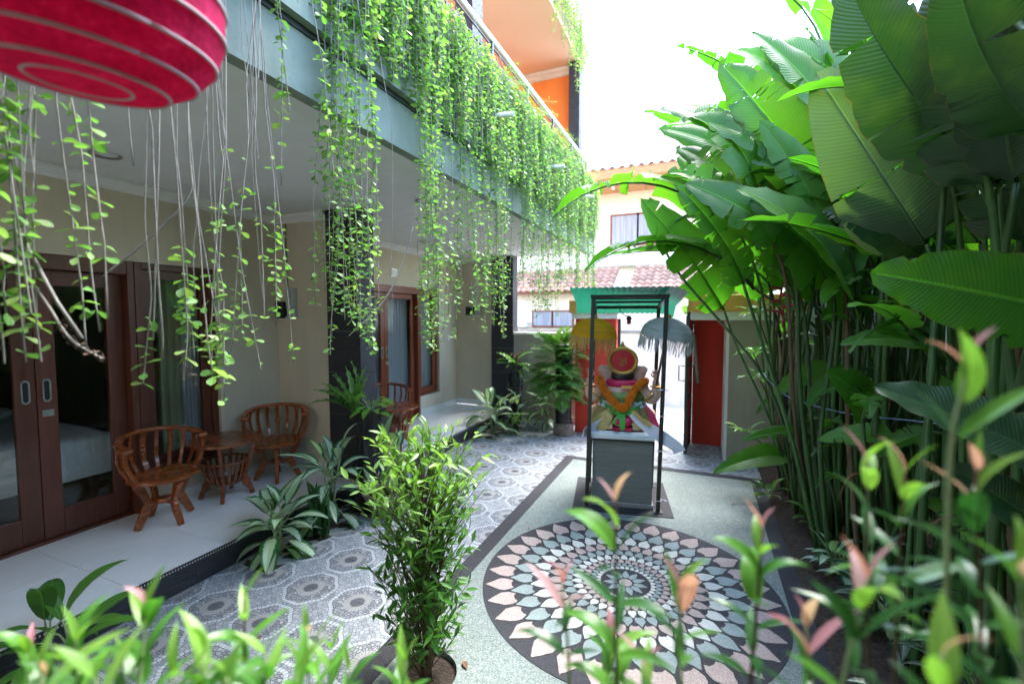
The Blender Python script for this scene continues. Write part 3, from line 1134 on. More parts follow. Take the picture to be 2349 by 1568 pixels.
def sliding(y0, y1, x, ztop, timber, stile=0.115, rails=0.2, bays=2, meet=None):
    """sliding door: a case, two panels meeting in the middle, glass, flush pulls and a lock"""
    ym = meet if meet else (y0 + y1) / 2
    door = MB()
    c = 0.05
    door.box(x - 0.10, x + 0.10, y0, y0 + c, ZT, ztop)
    door.box(x - 0.10, x + 0.10, y1 - c, y1, ZT, ztop)
    door.box(x - 0.10, x + 0.10, y0 + c, y1 - c, ztop - 0.11, ztop)
    door.box(x - 0.10, x + 0.06, y0 + c, y1 - c, ZT + 0.0005, ZT + 0.02)
    dr = door.build('sliding_door', timber, hotel, bevel=0.004)
    for k, (a, b) in enumerate(((y0 + c + 0.002, ym - 0.002), (ym + 0.002, y1 - c - 0.002))):
        p = MB()
        rectframe(p, x + 0.02, 0.04, a, b, ZT + 0.022, ztop - 0.112, stile, rails)
        p.build('door_panel', timber, dr, bevel=0.004)
        MB().box(x - 0.004, x + 0.002, a + stile - 0.005, b - stile + 0.005, ZT + 0.022 + rails - 0.005, ztop - 0.112 - stile + 0.005).build('pane', MT['glass'], dr)
        yc = ym + (-1 if k == 0 else 1) * 0.058
        pl = MB()
        R, hh = 0.026, 0.062
        outer = [(math.cos(t) * R, math.sin(t) * R + (hh if math.sin(t) >= 0 else -hh)) for t in [2 * PI * q / 28 for q in range(28)]]
        inner = [(0.62 * u, v * 0.86) for u, v in outer]
        pl.grid([[(x + 0.0205, yc + u, 1.32 + v) for u, v in outer], [(x + 0.0245, yc + u * 0.96, 1.32 + v * 0.98) for u, v in outer], [(x + 0.0245, yc + u, 1.32 + v) for u, v in inner], [(x + 0.0212, yc + u * 0.9, 1.32 + v * 0.97) for u, v in inner]], 0, True)
        a0 = len(pl.v)
        pl.v += [(x + 0.0212, yc + u * 0.9, 1.32 + v * 0.97) for u, v in inner]
        pl.f.append(tuple(range(a0, a0 + 28)))
        pl.m.append(1)
        pl.build('flush_pull', [MT['metal'], MT['black']], dr)
        if k == 1:
            lk = MB().box(x + 0.0205, x + 0.024, yc - 0.033, yc + 0.033, 1.125, 1.175)
            lk.box(x + 0.024, x + 0.034, yc - 0.016, yc + 0.016, 1.155, 1.163, 0)
            lk.box(x + 0.024, x + 0.031, yc - 0.004, yc + 0.004, 1.132, 1.155, 0)
            lk.build('lock', MT['metal'], dr)
    return dr


def window(y0, y1, x, z0, z1, timber, fw=0.055, sw=0.075):
    w = MB()
    rectframe(w, x, 0.12, y0, y1, z0, z1, fw)
    wd = w.build('window', timber, hotel, bevel=0.004)
    s = MB()
    rectframe(s, x - 0.02, 0.045, y0 + fw + 0.002, y1 - fw - 0.002, z0 + fw + 0.002, z1 - fw - 0.002, sw)
    s.build('sash', timber, wd, bevel=0.004)
    MB().box(x - 0.046, x - 0.04, y0 + fw + sw - 0.004, y1 - fw - sw + 0.004, z0 + fw + sw - 0.004, z1 - fw - sw + 0.004).build('pane', MT['glass'], wd)
    hg = MB().tube([(x - 0.012, y0 + fw + 0.05, z1 - fw - 0.012), (x - 0.012, y0 + fw + 0.13, z1 - fw - 0.012)], 0.006, 8)
    hg.build('hinge', MT['metal'], wd)
    return wd


sliding(0.42, 2.265, -4.50, 2.325, MT['frame'], 0.115, 0.20, meet=1.655)
window(2.27, 2.945, XW - 0.035, 0.502, 2.325, MT['frame'])
sliding(4.72, 6.355, XW - 0.09, 2.34, MT['frame2'], 0.085, 0.16, meet=5.54)
window(6.36, 6.978, XW - 0.04, 0.502, 2.34, MT['frame2'])

# rooms behind the glass
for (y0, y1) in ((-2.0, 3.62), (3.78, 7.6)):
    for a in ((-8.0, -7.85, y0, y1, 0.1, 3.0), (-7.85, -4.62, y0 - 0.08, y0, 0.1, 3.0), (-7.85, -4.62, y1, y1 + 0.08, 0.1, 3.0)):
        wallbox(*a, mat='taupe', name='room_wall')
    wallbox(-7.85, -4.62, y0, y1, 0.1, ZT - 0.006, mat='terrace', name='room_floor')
    wallbox(-7.85, -4.62, y0, y1, 3.0, 3.1, mat='ceiling', name='room_ceiling')


def bed_at(y0, y1, label):
    t = thing('bed', label, 'bed', (-6.0, (y0 + y1) / 2, ZT - 0.006))
    z = ZT - 0.006
    MB().box(-6.95, -4.96, y0 + 0.05, y1 - 0.05, z + 0.0, z + 0.30).build('bed_base', MT['mattress'], t, bevel=0.02)
    nx, ny = 26, 22
    P = []
    for i in range(nx + 1):
        row = []
        for j in range(ny + 1):
            u, v = i / nx, j / ny
            x, y = -7.0 + 2.10 * u, y0 + (y1 - y0) * v
            e = min(u, 1 - u, v * 0.9, (1 - v) * 0.9)
            h = 0.32 * min(1.0, e / 0.045) ** 0.5
            h += 0.018 * math.sin(9 * u + 3 * v) * math.sin(6 * v + 2) * min(1, e / 0.1)
            row.append((x, y, z + 0.30 + h))
        P.append(row)
    MB().grid(P).build('duvet', MT['linen'], t, smooth=True)
    for k, yy in enumerate((y0 + (y1 - y0) * 0.28, y0 + (y1 - y0) * 0.72)):
        MB().ball((-6.65, yy, z + 0.68), (0.24, 0.33, 0.11), 20, 10).build('pillow', MT['linen'], t, smooth=True)
    MB().box(-7.1, -7.01, y0 - 0.05, y1 + 0.05, z, z + 1.1).build('headboard', MT['frame'], t, bevel=0.01)
    return t


bed_at(0.6, 2.48, 'white made bed in the room behind the near sliding door')
bed_at(4.6, 6.1, 'white made bed behind the curtains of the far room')


def curtain(name, x, y0, y1, z0, z1, mat, label, amp=0.03, folds=7, lace=False, group=None):
    n = folds * 8
    P = []
    for k in range(13):
        z = z0 + (z1 - z0) * k / 12
        row = []
        for i in range(n + 1):
            u = i / n
            ph = u * folds * 2 * PI + math.sin(k * 0.45) * 0.35
            row.append((x + amp * math.sin(ph) + 0.006 * math.sin(k + i), y0 + (y1 - y0) * u + 0.01 * math.cos(ph), z))
        P.append(row)
    t = thing(name, label, 'curtain', (x, (y0 + y1) / 2, z0), group=group)
    MB().grid(P).build('drape', mat, t, smooth=True)
    MB().tube([(x, y0 - 0.03, z1 + 0.012), (x, y1 + 0.03, z1 + 0.012)], 0.012, 8).build('curtain_rod', MT['metal'], t)
    return t


curtain('curtain', -4.56, 2.50, 2.70, ZT + 0.05, 2.28, MT['drape'], 'olive drape gathered behind the near window', 0.02, 3)
curtain('curtain', -4.54, 2.69, 2.86, ZT + 0.05, 2.28, MT['sheer'], 'white sheer curtain gathered at the side of the near window', 0.025, 5)
curtain('curtain', -4.56, 4.80, 5.52, ZT + 0.03, 2.26, MT['sheer'], 'sheer white curtain behind the pillar side panel of the far sliding door', 0.03, 11)
curtain('curtain', -4.55, 5.60, 6.26, ZT + 0.03, 2.26, MT['sheer'], 'sheer white curtain with lace hem behind the far sliding door lock panel', 0.03, 9)
curtain('curtain', -4.53, 6.44, 6.91, 0.52, 2.26, MT['sheer'], 'sheer white curtain behind the far casement window', 0.03, 8)

# ------------------------------------------------------------------ small fittings on the porch walls
t = thing('electricity_meter', 'grey electricity meter with clear cover on the porch partition wall', 'meter', (-4.11, 3.605, 1.95))
MB().box(-4.175, -4.065, 3.56, 3.62, 1.97, 2.17).build('meter_case', MT['plastic'], t, bevel=0.008)
MB().box(-4.155, -4.085, 3.554, 3.562, 2.07, 2.14).build('meter_window', MT['glass'], t)
MB().box(-4.17, -4.06, 3.575, 3.62, 1.86, 1.968).build('terminal_box', MT['plastic'], t, bevel=0.006)
MB().tube([(-4.16, 3.58, 1.88), (-4.2, 3.57, 1.85), (-4.09, 3.57, 1.85), (-4.07, 3.58, 1.90)], 0.005, 6).build('wire', MT['whiteplastic'], t)
t = thing('fuse_box', 'black fuse box on white backing below the meter beside the near window', 'fuse box', (-4.24, 3.605, 1.85))
MB().box(-4.325, -4.185, 3.597, 3.62, 1.83, 2.04).build('backing_plate', MT['whiteplastic'], t, bevel=0.004)
MB().box(-4.318, -4.192, 3.54, 3.597, 1.845, 2.03).build('cover', MT['black'], t, bevel=0.008)
mk = MB()
for k, (a, b) in enumerate(((0.0, 0.010), (0.014, 0.012), (0.030, 0.009), (0.044, 0.012))):
    mk.box(-4.285 + a, -4.285 + a + b * 0.8, 3.5392, 3.54, 1.965, 1.973)
mk.build('printed_mark', MT['whiteplastic'], t)
cb = MB().tube([(-4.2, 3.61, 2.96), (-4.205, 3.612, 2.7), (-4.195, 3.61, 2.5), (-4.2, 3.611, 2.3), (-4.19, 3.61, 2.16), (-4.22, 3.605, 2.04)], 0.006, 6)
tag(cb.build('power_cable', MT['black'], smooth=True), 'thin black cable running down the porch partition wall to the fuse box', 'cable')
t = thing('fuse_box', 'small dark fuse box with white base on the far porch partition wall', 'fuse box', (-4.05, 7.58, 1.9))
MB().box(-4.13, -3.83, 7.57, 7.6, 1.86, 1.885).build('backing_plate', MT['whiteplastic'], t)
MB().box(-4.13, -3.97, 7.53, 7.60, 1.886, 2.05).build('cover', MT['black'], t, bevel=0.008)
MB().box(-3.94, -3.84, 7.55, 7.60, 1.886, 2.09).build('meter_case', MT['plastic'], t, bevel=0.006)
t = thing('light_switch', 'white rocker light switch beside the far casement window', 'switch', (XW, 7.3, 1.47))
MB().box(XW, XW + 0.012, 7.26, 7.34, 1.41, 1.53).build('switch_plate', MT['whiteplastic'], t, bevel=0.004)
MB().box(XW + 0.012, XW + 0.018, 7.28, 7.32, 1.44, 1.50).build('rocker', MT['whiteplastic'], t, bevel=0.002)
t = thing('door_plaque', 'small pale plaque on the wall above the far sliding door', 'plaque', (XW, 5.7, 2.5))
MB().box(XW, XW + 0.012, 5.62, 5.78, 2.47, 2.60).build('plate', MT['metal'], t, bevel=0.003)
MB().box(XW + 0.012, XW + 0.016, 5.64, 5.76, 2.49, 2.58).build('plate_face', MT['whiteplastic'], t)
t = thing('air_conditioner', 'beige outdoor air conditioner unit on the orange upper balcony wall', 'air conditioner', (-3.55, 5.9, 5.1))
MB().box(-3.75, -3.45, 5.5, 6.3, 5.0, 5.5).build('case', MT['cream'], t, bevel=0.02)
for k in range(7):
    MB().box(-3.45, -3.435, 5.56, 6.24, 5.06 + 0.06 * k, 5.085 + 0.06 * k).build('louvre', MT['cream'], t)

# ------------------------------------------------------------------ gate and boundary walls
t = thing('compound_wall', 'low grey rendered wall with white coping behind the corner ferns', 'wall', (-2.5, 7.6, 0))
MB().box(-3.13, -1.86, 7.52, 7.66, -0.03, 1.54).build('wall_face', MT['grey'], t)
MB().box(-3.13, -1.855, 7.49, 7.69, 1.54, 1.585).build('coping', MT['white'], t, bevel=0.006)
t = thing('gate_wall', 'bright red wall with ochre cap beside the gate opening and corner ferns', 'wall', (-1.5, 7.1, 0))
MB().box(-1.85, -1.22, 7.02, 7.24, -0.03, 1.83).build('wall_face', MT['red'], t)
MB().box(-1.90, -1.18, 6.97, 7.29, 1.83, 1.92).build('coping_band', MT['white'], t, bevel=0.006)
MB().box(-1.94, -1.16, 6.94, 7.32, 1.92, 2.12).build('coping', MT['ochre'], t, bevel=0.008)
t = thing('gate_wall', 'dark red wall with ochre cap and white jamb beside the banana plants', 'wall', (0.1, 7.1, 0))
MB().box(-0.10, 0.30, 7.05, 7.24, -0.03, 1.82).build('wall_face', MT['red'], t)
MB().box(-0.13, 1.2, 6.30, 7.29, 1.82, 1.93).build('coping_band', MT['white'], t, bevel=0.006)
MB().box(-0.16, 1.2, 6.27, 7.32, 1.93, 2.14).build('coping', MT['ochre'], t, bevel=0.008)
MB().box(0.30, 0.335, 6.36, 7.24, -0.03, 1.819).build('jamb', MT['white'], t)
MB().box(0.335, 1.1, 6.36, 7.24, -0.03, 1.818).build('pier', MT['taupe'], t)
t = thing('boundary_wall', 'tall grey rendered garden wall behind the banana stalks', 'wall', (2.6, 3.0, 0))
MB().box(2.5, 2.65, -3.0, 7.3, -0.03, 3.1).build('wall_face', MT['concrete'], t)
MB().box(2.47, 2.68, -3.0, 7.3, 3.1, 3.16).build('coping', MT['concrete'], t, bevel=0.006)
MB().box(1.1, 2.5, 7.0, 7.2, -0.03, 2.4).build('wall_face', MT['concrete'], t)
gt = thing('gate_leaf', 'open dark metal gate leaf with box handles folded against the red wall', 'gate', (-0.11, 6.75, 0))
g1, g0 = Vector((-0.125, 7.0, 0)), Vector((-0.165, 6.46, 0))
MB().bar(g0 + Vector((0, 0, 0.01)), g0 + Vector((0, 0, 1.88)), 0.045, 0.045).build('stile', MT['iron'], gt)
MB().bar(g1 + Vector((0, 0, 0.01)), g1 + Vector((0, 0, 1.88)), 0.045, 0.045).build('stile', MT['iron'], gt)
for z in (0.06, 0.75, 1.2, 1.86):
    MB().bar(g0 + Vector((0.001, 0.02, z)), g1 + Vector((0.001, -0.02, z)), 0.035, 0.035).build('rail', MT['iron'], gt)
MB().bar(g0.lerp(g1, 0.03) + Vector((0, 0, 0.96)), g0.lerp(g1, 0.97) + Vector((0, 0, 0.96)), 0.004, 1.76).build('sheet_panel', MT['red'], gt)
for s in (-1, 1):
    q = g0 + Vector((s * 0.025, 0.0, 1.0))
    MB().tube([q, q + Vector((s * 0.075, 0, 0)), q + Vector((s * 0.075, 0, 0.2)), q + Vector((0, 0, 0.2))], 0.008, 6).build('handle', MT['iron'], gt)
sp = MB()
for k in range(5):
    b = g0.lerp(g1, k / 4) + Vector((0, 0, 1.88))
    sp = MB().tube([b, b + Vector((0, 0, 0.10)), b + Vector((0, 0, 0.16))], [0.012, 0.012, 0.001], 6)
    sp.build('spike', MT['iron'], gt)
bs = MB().tube([(-0.02, 6.43, 0.98), (-0.055, 6.47, 1.3), (-0.09, 6.5, 1.62)], 0.021, 10)
bo = bs.build('bamboo_pole', MT['pot'], smooth=True)
tag(bo, 'short bamboo pole leaning on the open gate leaf', 'pole')
MB().box(-1.19, -1.15, 7.05, 7.10, -0.02, 1.83).build('gate_post', MT['iron'])
tag(bpy.data.objects['gate_post'], 'slim dark metal gate post at the edge of the bright red wall', 'post')

# ------------------------------------------------------------------ beyond the gate
t = thing('street_wall', 'sunlit white wall across the lane seen through the gate', 'wall', (-1, 10, 0))
MB().box(-9, 6, 10.0, 10.15, -0.02, 1.5).build('wall_face', MT['white'], t)
MB().box(-9, 6, 9.96, 10.19, 1.5, 1.56).build('coping', MT['concrete'], t)


def tiled_roof(parent, x0, x1, y0, y1, z0, z1, mat, nx, ny, ridge=True, visible=300):
    """rows of curved clay tiles on a slope rising from (y0, z0) to (y1, z1)"""
    sl = Vector((0, y1 - y0, z1 - z0))
    ln = sl.length
    sl.normalize()
    dx, dl = (x1 - x0) / nx, ln / ny
    nrm = Vector((0, -sl.z, sl.y))
    prof = [(u / 6, math.sin(u / 6 * 2 * PI) * 0.14) for u in range(7)]
    mb = MB()
    rowA = [Vector((u * dx, 0, 0)) + nrm * (v * dx + 0.035) for u, v in prof]
    rowB = [Vector((u * dx, 0, 0)) + sl * (dl * 1.12) + nrm * (v * dx) for u, v in prof]
    rowC = [Vector((u * dx, 0, 0)) + nrm * (v * dx + 0.012) for u, v in prof]
    mb.grid([rowC, rowA, rowB])
    me = mb.mesh('roof_tile')
    me.materials.append(mat)
    deck = MB()
    a, b = Vector((x0, y0, z0)), Vector((x1, y0, z0))
    deck.grid([[a - nrm * 0.01, b - nrm * 0.01], [a + sl * ln - nrm * 0.01, b + sl * ln - nrm * 0.01]])
    dk = deck.build('roof', mat, parent)
    for j in range(ny):
        for i in range(nx):
            p = Vector((x0 + i * dx + random.uniform(-1, 1) * 0.004, y0, z0)) + sl * (dl * j) + nrm * random.uniform(0, 0.006)
            inst('roof_tile', me, dk, Matrix.Translation(p - wloc(parent)))
    return dk


hs = thing('neighbour_house', 'two storey cream house with clay tile roof and boarded timber eaves', 'house', (-2.0, 13.4, 0))
MB().box(-8.0, 4.0, 13.4, 19.0, -0.03, 5.6).build('wall', MT['cream'], hs)
MB().box(-8.6, 0.9, 11.9, 13.6, 5.45, 5.62).build('eave', MT['soffit'], hs)
for k in range(12):
    MB().box(-8.6 + k * 0.79, -8.6 + k * 0.79 + 0.775, 11.92, 13.4, 5.43, 5.4495).build('soffit_board', MT['soffit'], hs)
MB().box(-8.62, 0.92, 11.86, 11.899, 5.42, 5.66).build('fascia', MT['soffit'], hs)
MB().grid([[(-8.6, 11.9, 5.64), (-4.2, 11.9, 5.64)], [(-8.6, 15.2, 7.54), (-4.2, 15.2, 7.54)]]).build("roof", MT["roof"], hs)
tiled_roof(hs, -4.2, 0.9, 11.84, 15.2, 5.64, 7.55, MT["roof"], 21, 13)
MB().lathe([(0.03, -0.1), (0.045, -0.1), (0.045, 0.0)], (-2.3, 12.6, 5.43), 12).build('eave_lamp', MT['white'], hs)
for (a, b, c, d) in ((-2.45, -1.75, 3.95, 4.75), (-1.70, -0.9, 3.95, 4.75)):
    f = MB()
    f.box(a - 0.06, b + 0.06, 13.34, 13.40, c - 0.06, d + 0.06)
    w = f.build('window', MT['frame2'], hs)
    MB().box(a, b, 13.325, 13.339, c, d).build('pane', MT['farpane'], w)
MB().box(-3.2, 0.2, 13.0, 13.39, 3.3, 3.62).build('balcony', MT['white'], hs, bevel=0.03)
lh = thing('gatehouse', 'low white outbuilding with red clay tile roof and brown framed window', 'house', (-2.5, 11.3, 0))
MB().box(-5.2, 0.6, 11.3, 13.0, -0.03, 2.6).build('wall', MT['cream'], lh)
MB().box(-5.4, 0.5, 10.95, 11.3, 2.44, 2.5).build('eave', MT['frame2'], lh)
tiled_roof(lh, -5.4, -2.0, 10.9, 12.1, 2.5, 3.15, MT['roof2'], 20, 6)
tiled_roof(lh, -1.6, 0.8, 10.9, 12.1, 2.52, 3.17, MT['roof2'], 14, 6)
for (a, b) in ((-4.12, -3.62), (-3.56, -3.06)):
    w = MB().box(a - 0.04, b + 0.04, 11.25, 11.30, 1.58, 2.02).build('window', MT['frame2'], lh)
    MB().box(a, b, 11.236, 11.249, 1.62, 1.98).build('pane', MT['farpane'], w)
MB().box(-4.7, -4.25, 11.0, 11.3, 1.58, 1.72).build('condenser', MT['white'], lh, bevel=0.02)
MB().box(-5.2, 0.6, 11.1, 11.3, 1.42, 1.50).build('sill_band', MT['concrete'], lh)


# ------------------------------------------------------------------ porch furniture
def sweep(mb, path, side, w, th, m=0):
    """flat bar along a path; side = width direction at each point"""
    path = [Vector(p) for p in path]
    k = len(path)
    a = len(mb.v)
    for i, p in enumerate(path):
        d = (path[min(i + 1, k - 1)] - path[max(i - 1, 0)]).normalized()
        s = Vector(side[i] if isinstance(side[0], (tuple, list, Vector)) else side)
        s = (s - d * s.dot(d)).normalized()
        n = d.cross(s)
        ww = (w[i] if isinstance(w, (list, tuple)) else w) / 2
        tt = (th[i] if isinstance(th, (list, tuple)) else th) / 2
        mb.v += [tuple(p - s * ww - n * tt), tuple(p + s * ww - n * tt), tuple(p + s * ww + n * tt), tuple(p - s * ww + n * tt)]
    for i in range(k - 1):
        b = a + 4 * i
        for j in range(4):
            mb.f.append((b + j, b + (j + 1) % 4, b + 4 + (j + 1) % 4, b + 4 + j))
            mb.m.append(m)
    mb.f.append((a + 3, a + 2, a + 1, a))
    b = a + 4 * (k - 1)
    mb.f.append((b, b + 1, b + 2, b + 3))
    mb.m += [m, m]
    return mb


def catmull(pts, n=6):
    pts = [Vector(p) for p in pts]
    out = []
    q = [pts[0] * 2 - pts[1]] + pts + [pts[-1] * 2 - pts[-2]]
    for i in range(1, len(q) - 2):
        p0, p1, p2, p3 = q[i - 1:i + 3]
        for k in range(n):
            t = k / n
            out.append(0.5 * ((2 * p1) + (p2 - p0) * t + (2 * p0 - 5 * p1 + 4 * p2 - p3) * t * t + (3 * p1 - p0 - 3 * p2 + p3) * t ** 3))
    out.append(pts[-1])
    return out


def make_chair(label, group, loc, rz, mat):
    t = thing('armchair', label, 'chair', loc, rz, group)
    L = dict(local=True)

    def railp(a):
        return Vector((-0.265 * math.cos(a) + 0.01, 0.285 * math.sin(a), 0.655 + 0.075 * max(0, math.cos(a * 0.86)) ** 0.8))
    an = [rad(-108 + 216 * k / 30) for k in range(31)]
    mb = MB()
    sweep(mb, [railp(a) for a in an], [(math.cos(a) * -1, math.sin(a), 0) for a in an], [0.052 + (0.016 if k in (0, 1, 29, 30) else 0) for k in range(31)], 0.036)
    mb.build('arm_rail', mat, t, smooth=True, bevel=0.010, auto=35, **L)
    for k in range(9):
        a = rad(-76 + 19 * k)
        ou = Vector((-math.cos(a), math.sin(a), 0))
        tg = Vector((math.sin(a), math.cos(a), 0))
        top = railp(a) - Vector((0, 0, 0.012))
        b = Vector((-0.212 * math.cos(a), 0.222 * math.sin(a), 0.385))
        c1, c2 = b + ou * 0.052 + Vector((0, 0, 0.10)), b.lerp(top, 0.66) + ou * 0.034
        pts = catmull([b, c1, c2, top], 5)
        mb = MB()
        if k == 4:
            w = [0.030 + 0.012 * abs(math.sin(i * 0.62)) for i in range(len(pts))]
            sweep(mb, pts, tg, w, 0.013)
            mid = pts[len(pts) // 2]
            mb.ball(mid, (0.020, 0.026, 0.024), 10, 6)
            mb.ball(mid + Vector((0, 0, 0.04)), (0.014, 0.016, 0.020), 8, 6)
            mb.ball(mid - Vector((0, 0, 0.04)), (0.014, 0.016, 0.020), 8, 6)
            mb.build('carved_splat', mat, t, smooth=True, auto=45, **L)
        else:
            sweep(mb, pts, tg, 0.029, 0.012)
            mb.build('slat', mat, t, smooth=True, bevel=0.003, auto=40, **L)
    for s in (-1, 1):
        a = rad(97) * s
        top = railp(a) - Vector((0, 0, 0.012))
        pts = catmull([(0.045, 0.205 * s, 0.372), (0.05, 0.255 * s, 0.46), (0.045, 0.288 * s, 0.56), top], 6)
        mb = MB()
        sweep(mb, pts, (1, 0, 0), [0.062 - 0.020 * i / (len(pts) - 1) for i in range(len(pts))], 0.03)
        mb.build('arm_post', mat, t, smooth=True, bevel=0.006, auto=40, **L)
    MB().lathe([(0.0, 0.365), (0.215, 0.365), (0.238, 0.372), (0.246, 0.385), (0.243, 0.40), (0.225, 0.407), (0.19, 0.402), (0.0, 0.396)], n=40).build('seat', mat, t, smooth=True, auto=40, **L)
    for k in range(4):
        a = PI / 2 * k
        d = Vector((math.cos(a), math.sin(a), 0))
        pts = catmull([d * 0.198 + Vector((0, 0, 0.366)), d * 0.160 + Vector((0, 0, 0.29)), d * 0.128 + Vector((0, 0, 0.205)), d * 0.142 + Vector((0, 0, 0.13)), d * 0.178 + Vector((0, 0, 0.06)), d * 0.206], 4)
        n = len(pts)
        mb = MB()
        sweep(mb, pts, d, [0.066 - 0.026 * math.sin(PI * i / (n - 1)) ** 2 if i < n // 2 else 0.040 + 0.026 * (1 - abs(i - n * 0.55) / (n * 0.45)) for i in range(n)], 0.034)
        mb.build('leg', mat, t, smooth=True, bevel=0.005, auto=40, **L)
        MB().bar(d * 0.04 + Vector((0, 0, 0.18)), d * 0.128 + Vector((0, 0, 0.175)), 0.033, 0.032).build('stretcher', mat, t, bevel=0.004, **L)
    MB().lathe([(0.0, 0.166), (0.058, 0.166), (0.064, 0.176), (0.064, 0.19), (0.055, 0.202), (0.0, 0.204)], n=24).build('stretcher_boss', mat, t, smooth=True, auto=40, **L)
    return t


def make_table(label, group, loc, rz, mat):
    t = thing('side_table', label, 'table', loc, rz, group)
    L = dict(local=True)
    R, zt = 0.30, 0.55
    cuts = [-R, -0.175, -0.062, -0.02, 0.022, 0.064, 0.18, R]
    for k in range(7):
        a, b = cuts[k] + 0.0015, cuts[k + 1] - 0.0015
        ys = [a + (b - a) * i / 8 for i in range(9)]
        rt = [(math.sqrt(max(0.0004, R * R - y * y)), y) for y in ys]
        MB().prism(rt + [(-x, y) for x, y in reversed(rt)], zt - 0.026, zt).build('plank', mat, t, bevel=0.003, **L)
    for k in range(4):
        a = PI / 4 + PI / 2 * k
        d = Vector((math.cos(a), math.sin(a), 0))
        pts = catmull([d * 0.235 + Vector((0, 0, zt - 0.026)), d * 0.205 + Vector((0, 0, 0.36)), d * 0.150 + Vector((0, 0, 0.19)), d * 0.160 + Vector((0, 0, 0.12)), d * 0.195 + Vector((0, 0, 0.05)), d * 0.212], 4)
        n = len(pts)
        mb = MB()
        sweep(mb, pts, d, [0.042 + 0.03 * math.exp(-((i / (n - 1) - 0.58) / 0.12) ** 2) for i in range(n)], 0.03)
        mb.build('leg', mat, t, smooth=True, bevel=0.004, auto=40, **L)
    ring = [Vector((0.188 * math.cos(q), 0.188 * math.sin(q), 0.345)) for q in [2 * PI * k / 32 for k in range(33)]]
    MB().tube(ring, 0.011, 8).build('basket_ring', mat, t, smooth=True, **L)
    MB().lathe([(0.0, 0.135), (0.125, 0.135), (0.13, 0.142), (0.13, 0.157), (0.0, 0.160)], n=28).build('basket_floor', mat, t, smooth=True, auto=40, **L)
    sl = None
    for k in range(20):
        a = 2 * PI * (k + 0.5) / 20
        if sl is None:
            mb = MB()
            sweep(mb, catmull([(0.128, 0, 0.146), (0.158, 0, 0.21), (0.178, 0, 0.28), (0.188, 0, 0.345)], 4), (0, 1, 0), 0.022, 0.009)
            sl = mb.mesh('basket_slat')
            sl.materials.append(mat)
        inst('basket_slat', sl, t, Matrix.Rotation(a, 4, 'Z'))
    return t


GS = 'teak porch chairs'
make_chair('varnished teak barrel armchair standing before the near sliding door', GS, (-4.06, 2.235, ZT), 0.0, MT['teak'])
make_chair('varnished teak barrel armchair in the porch corner under the electricity meter', GS, (-4.06, 3.31, ZT), rad(-42), MT['teak'])
make_table('round teak side table with slatted basket between two armchairs', 'teak porch tables', (-4.085, 2.78, ZT), 0.0, MT['teakd'])
tb = on(905, 930, 2, ZT + 0.55)
make_table('small round red teak table beside the carved stump planter', 'teak porch tables', (tb.x, tb.y, ZT), 0.2, MT['teak'])
cc = on(893, 888, 2, ZT + 0.71)
make_chair('dark red teak armchair before the far sliding door', GS, (max(cc.x, -4.08), cc.y - 0.02, ZT), rad(-30), MT['teakd'])

# ------------------------------------------------------------------ shrine: pedestal, canopy, statue
AZ = rad(10.8)
SHC = Vector((-0.735, 4.665, 0))
RZ = Matrix.Rotation(AZ, 4, 'Z')
MT['ped'] = simple('combed grey render', (0.185, 0.195, 0.165), 0.85, 0.14, 3, 0.5, 16, 0.014, stretch=(0.5, 0.5, 7))
MT['slab'] = simple('white painted boards', (0.66, 0.70, 0.67), 0.7, 0.12, 6, 0.5, 20, 0.006, stretch=(1, 6, 12))
MT['skin'] = simple('painted skin', (0.56, 0.36, 0.26), 0.38, 0.08, 6, 0.1, 40, 0.002)
MT['gold'] = simple('gold paint', (0.46, 0.29, 0.06), 0.35, 0.25, 20, 0.3, 70, 0.004, metal=0.7)
MT['goldcloth'] = simple('gold brocade', (0.40, 0.32, 0.12), 0.4, 0.3, 60, 0.6, 140, 0.004, metal=0.4)
MT['crimson'] = simple('crimson paint', (0.45, 0.022, 0.028), 0.35, 0.1, 10, 0.05, 60, 0.001)
MT['magenta'] = simple('magenta paint', (0.50, 0.018, 0.075), 0.4, 0.15, 10, 0.15, 40, 0.003)
MT['green'] = simple('bright green cloth', (0.07, 0.36, 0.05), 0.6, 0.15, 20, 0.3, 60, 0.003)
MT['olive'] = simple('olive green paint', (0.15, 0.22, 0.04), 0.5, 0.2, 20, 0.2, 60, 0.003)
MT['silver'] = simple('silvery cloth', (0.62, 0.65, 0.70), 0.45, 0.08, 20, 0.3, 60, 0.003)
MT['hair'] = simple('black paint', (0.020, 0.014, 0.014), 0.4, 0.3, 20, 0.8, 30, 0.01)
MT['marigold'] = simple('marigold petals', (0.85, 0.25, 0.012), 0.8, 0.25, 90, 1.0, 220, 0.008)
MT['matting'] = simple('dark red mat', (0.06, 0.014, 0.022), 0.8, 0.25, 20, 0.3, 90, 0.002)


def m_greensheet():
    t = NT('green corrugated plastic')
    n = t.noise(t.coord(), 6, 3)
    col = t.ramp(n, [(0.3, (0.004, 0.06, 0.034)), (0.7, (0.009, 0.10, 0.056))])
    t.set(col, 0.35, None, 0.5)
    tr = t.n.new('ShaderNodeBsdfTranslucent')
    tr.inputs[0].default_value = (0.008, 0.10, 0.056, 1)
    mx = t.n.new('ShaderNodeMixShader')
    mx.inputs[0].default_value = 0.6
    t.l.new(t.b.outputs[0], mx.inputs[1])
    t.l.new(tr.outputs[0], mx.inputs[2])
    t.l.new(mx.outputs[0], t.out.inputs[0])
    return t.mat


MT['greensheet'] = m_greensheet()


def W(x, y, z):
    """shrine coordinates to the place"""
    return SHC + (RZ @ Vector((x, y, z)))


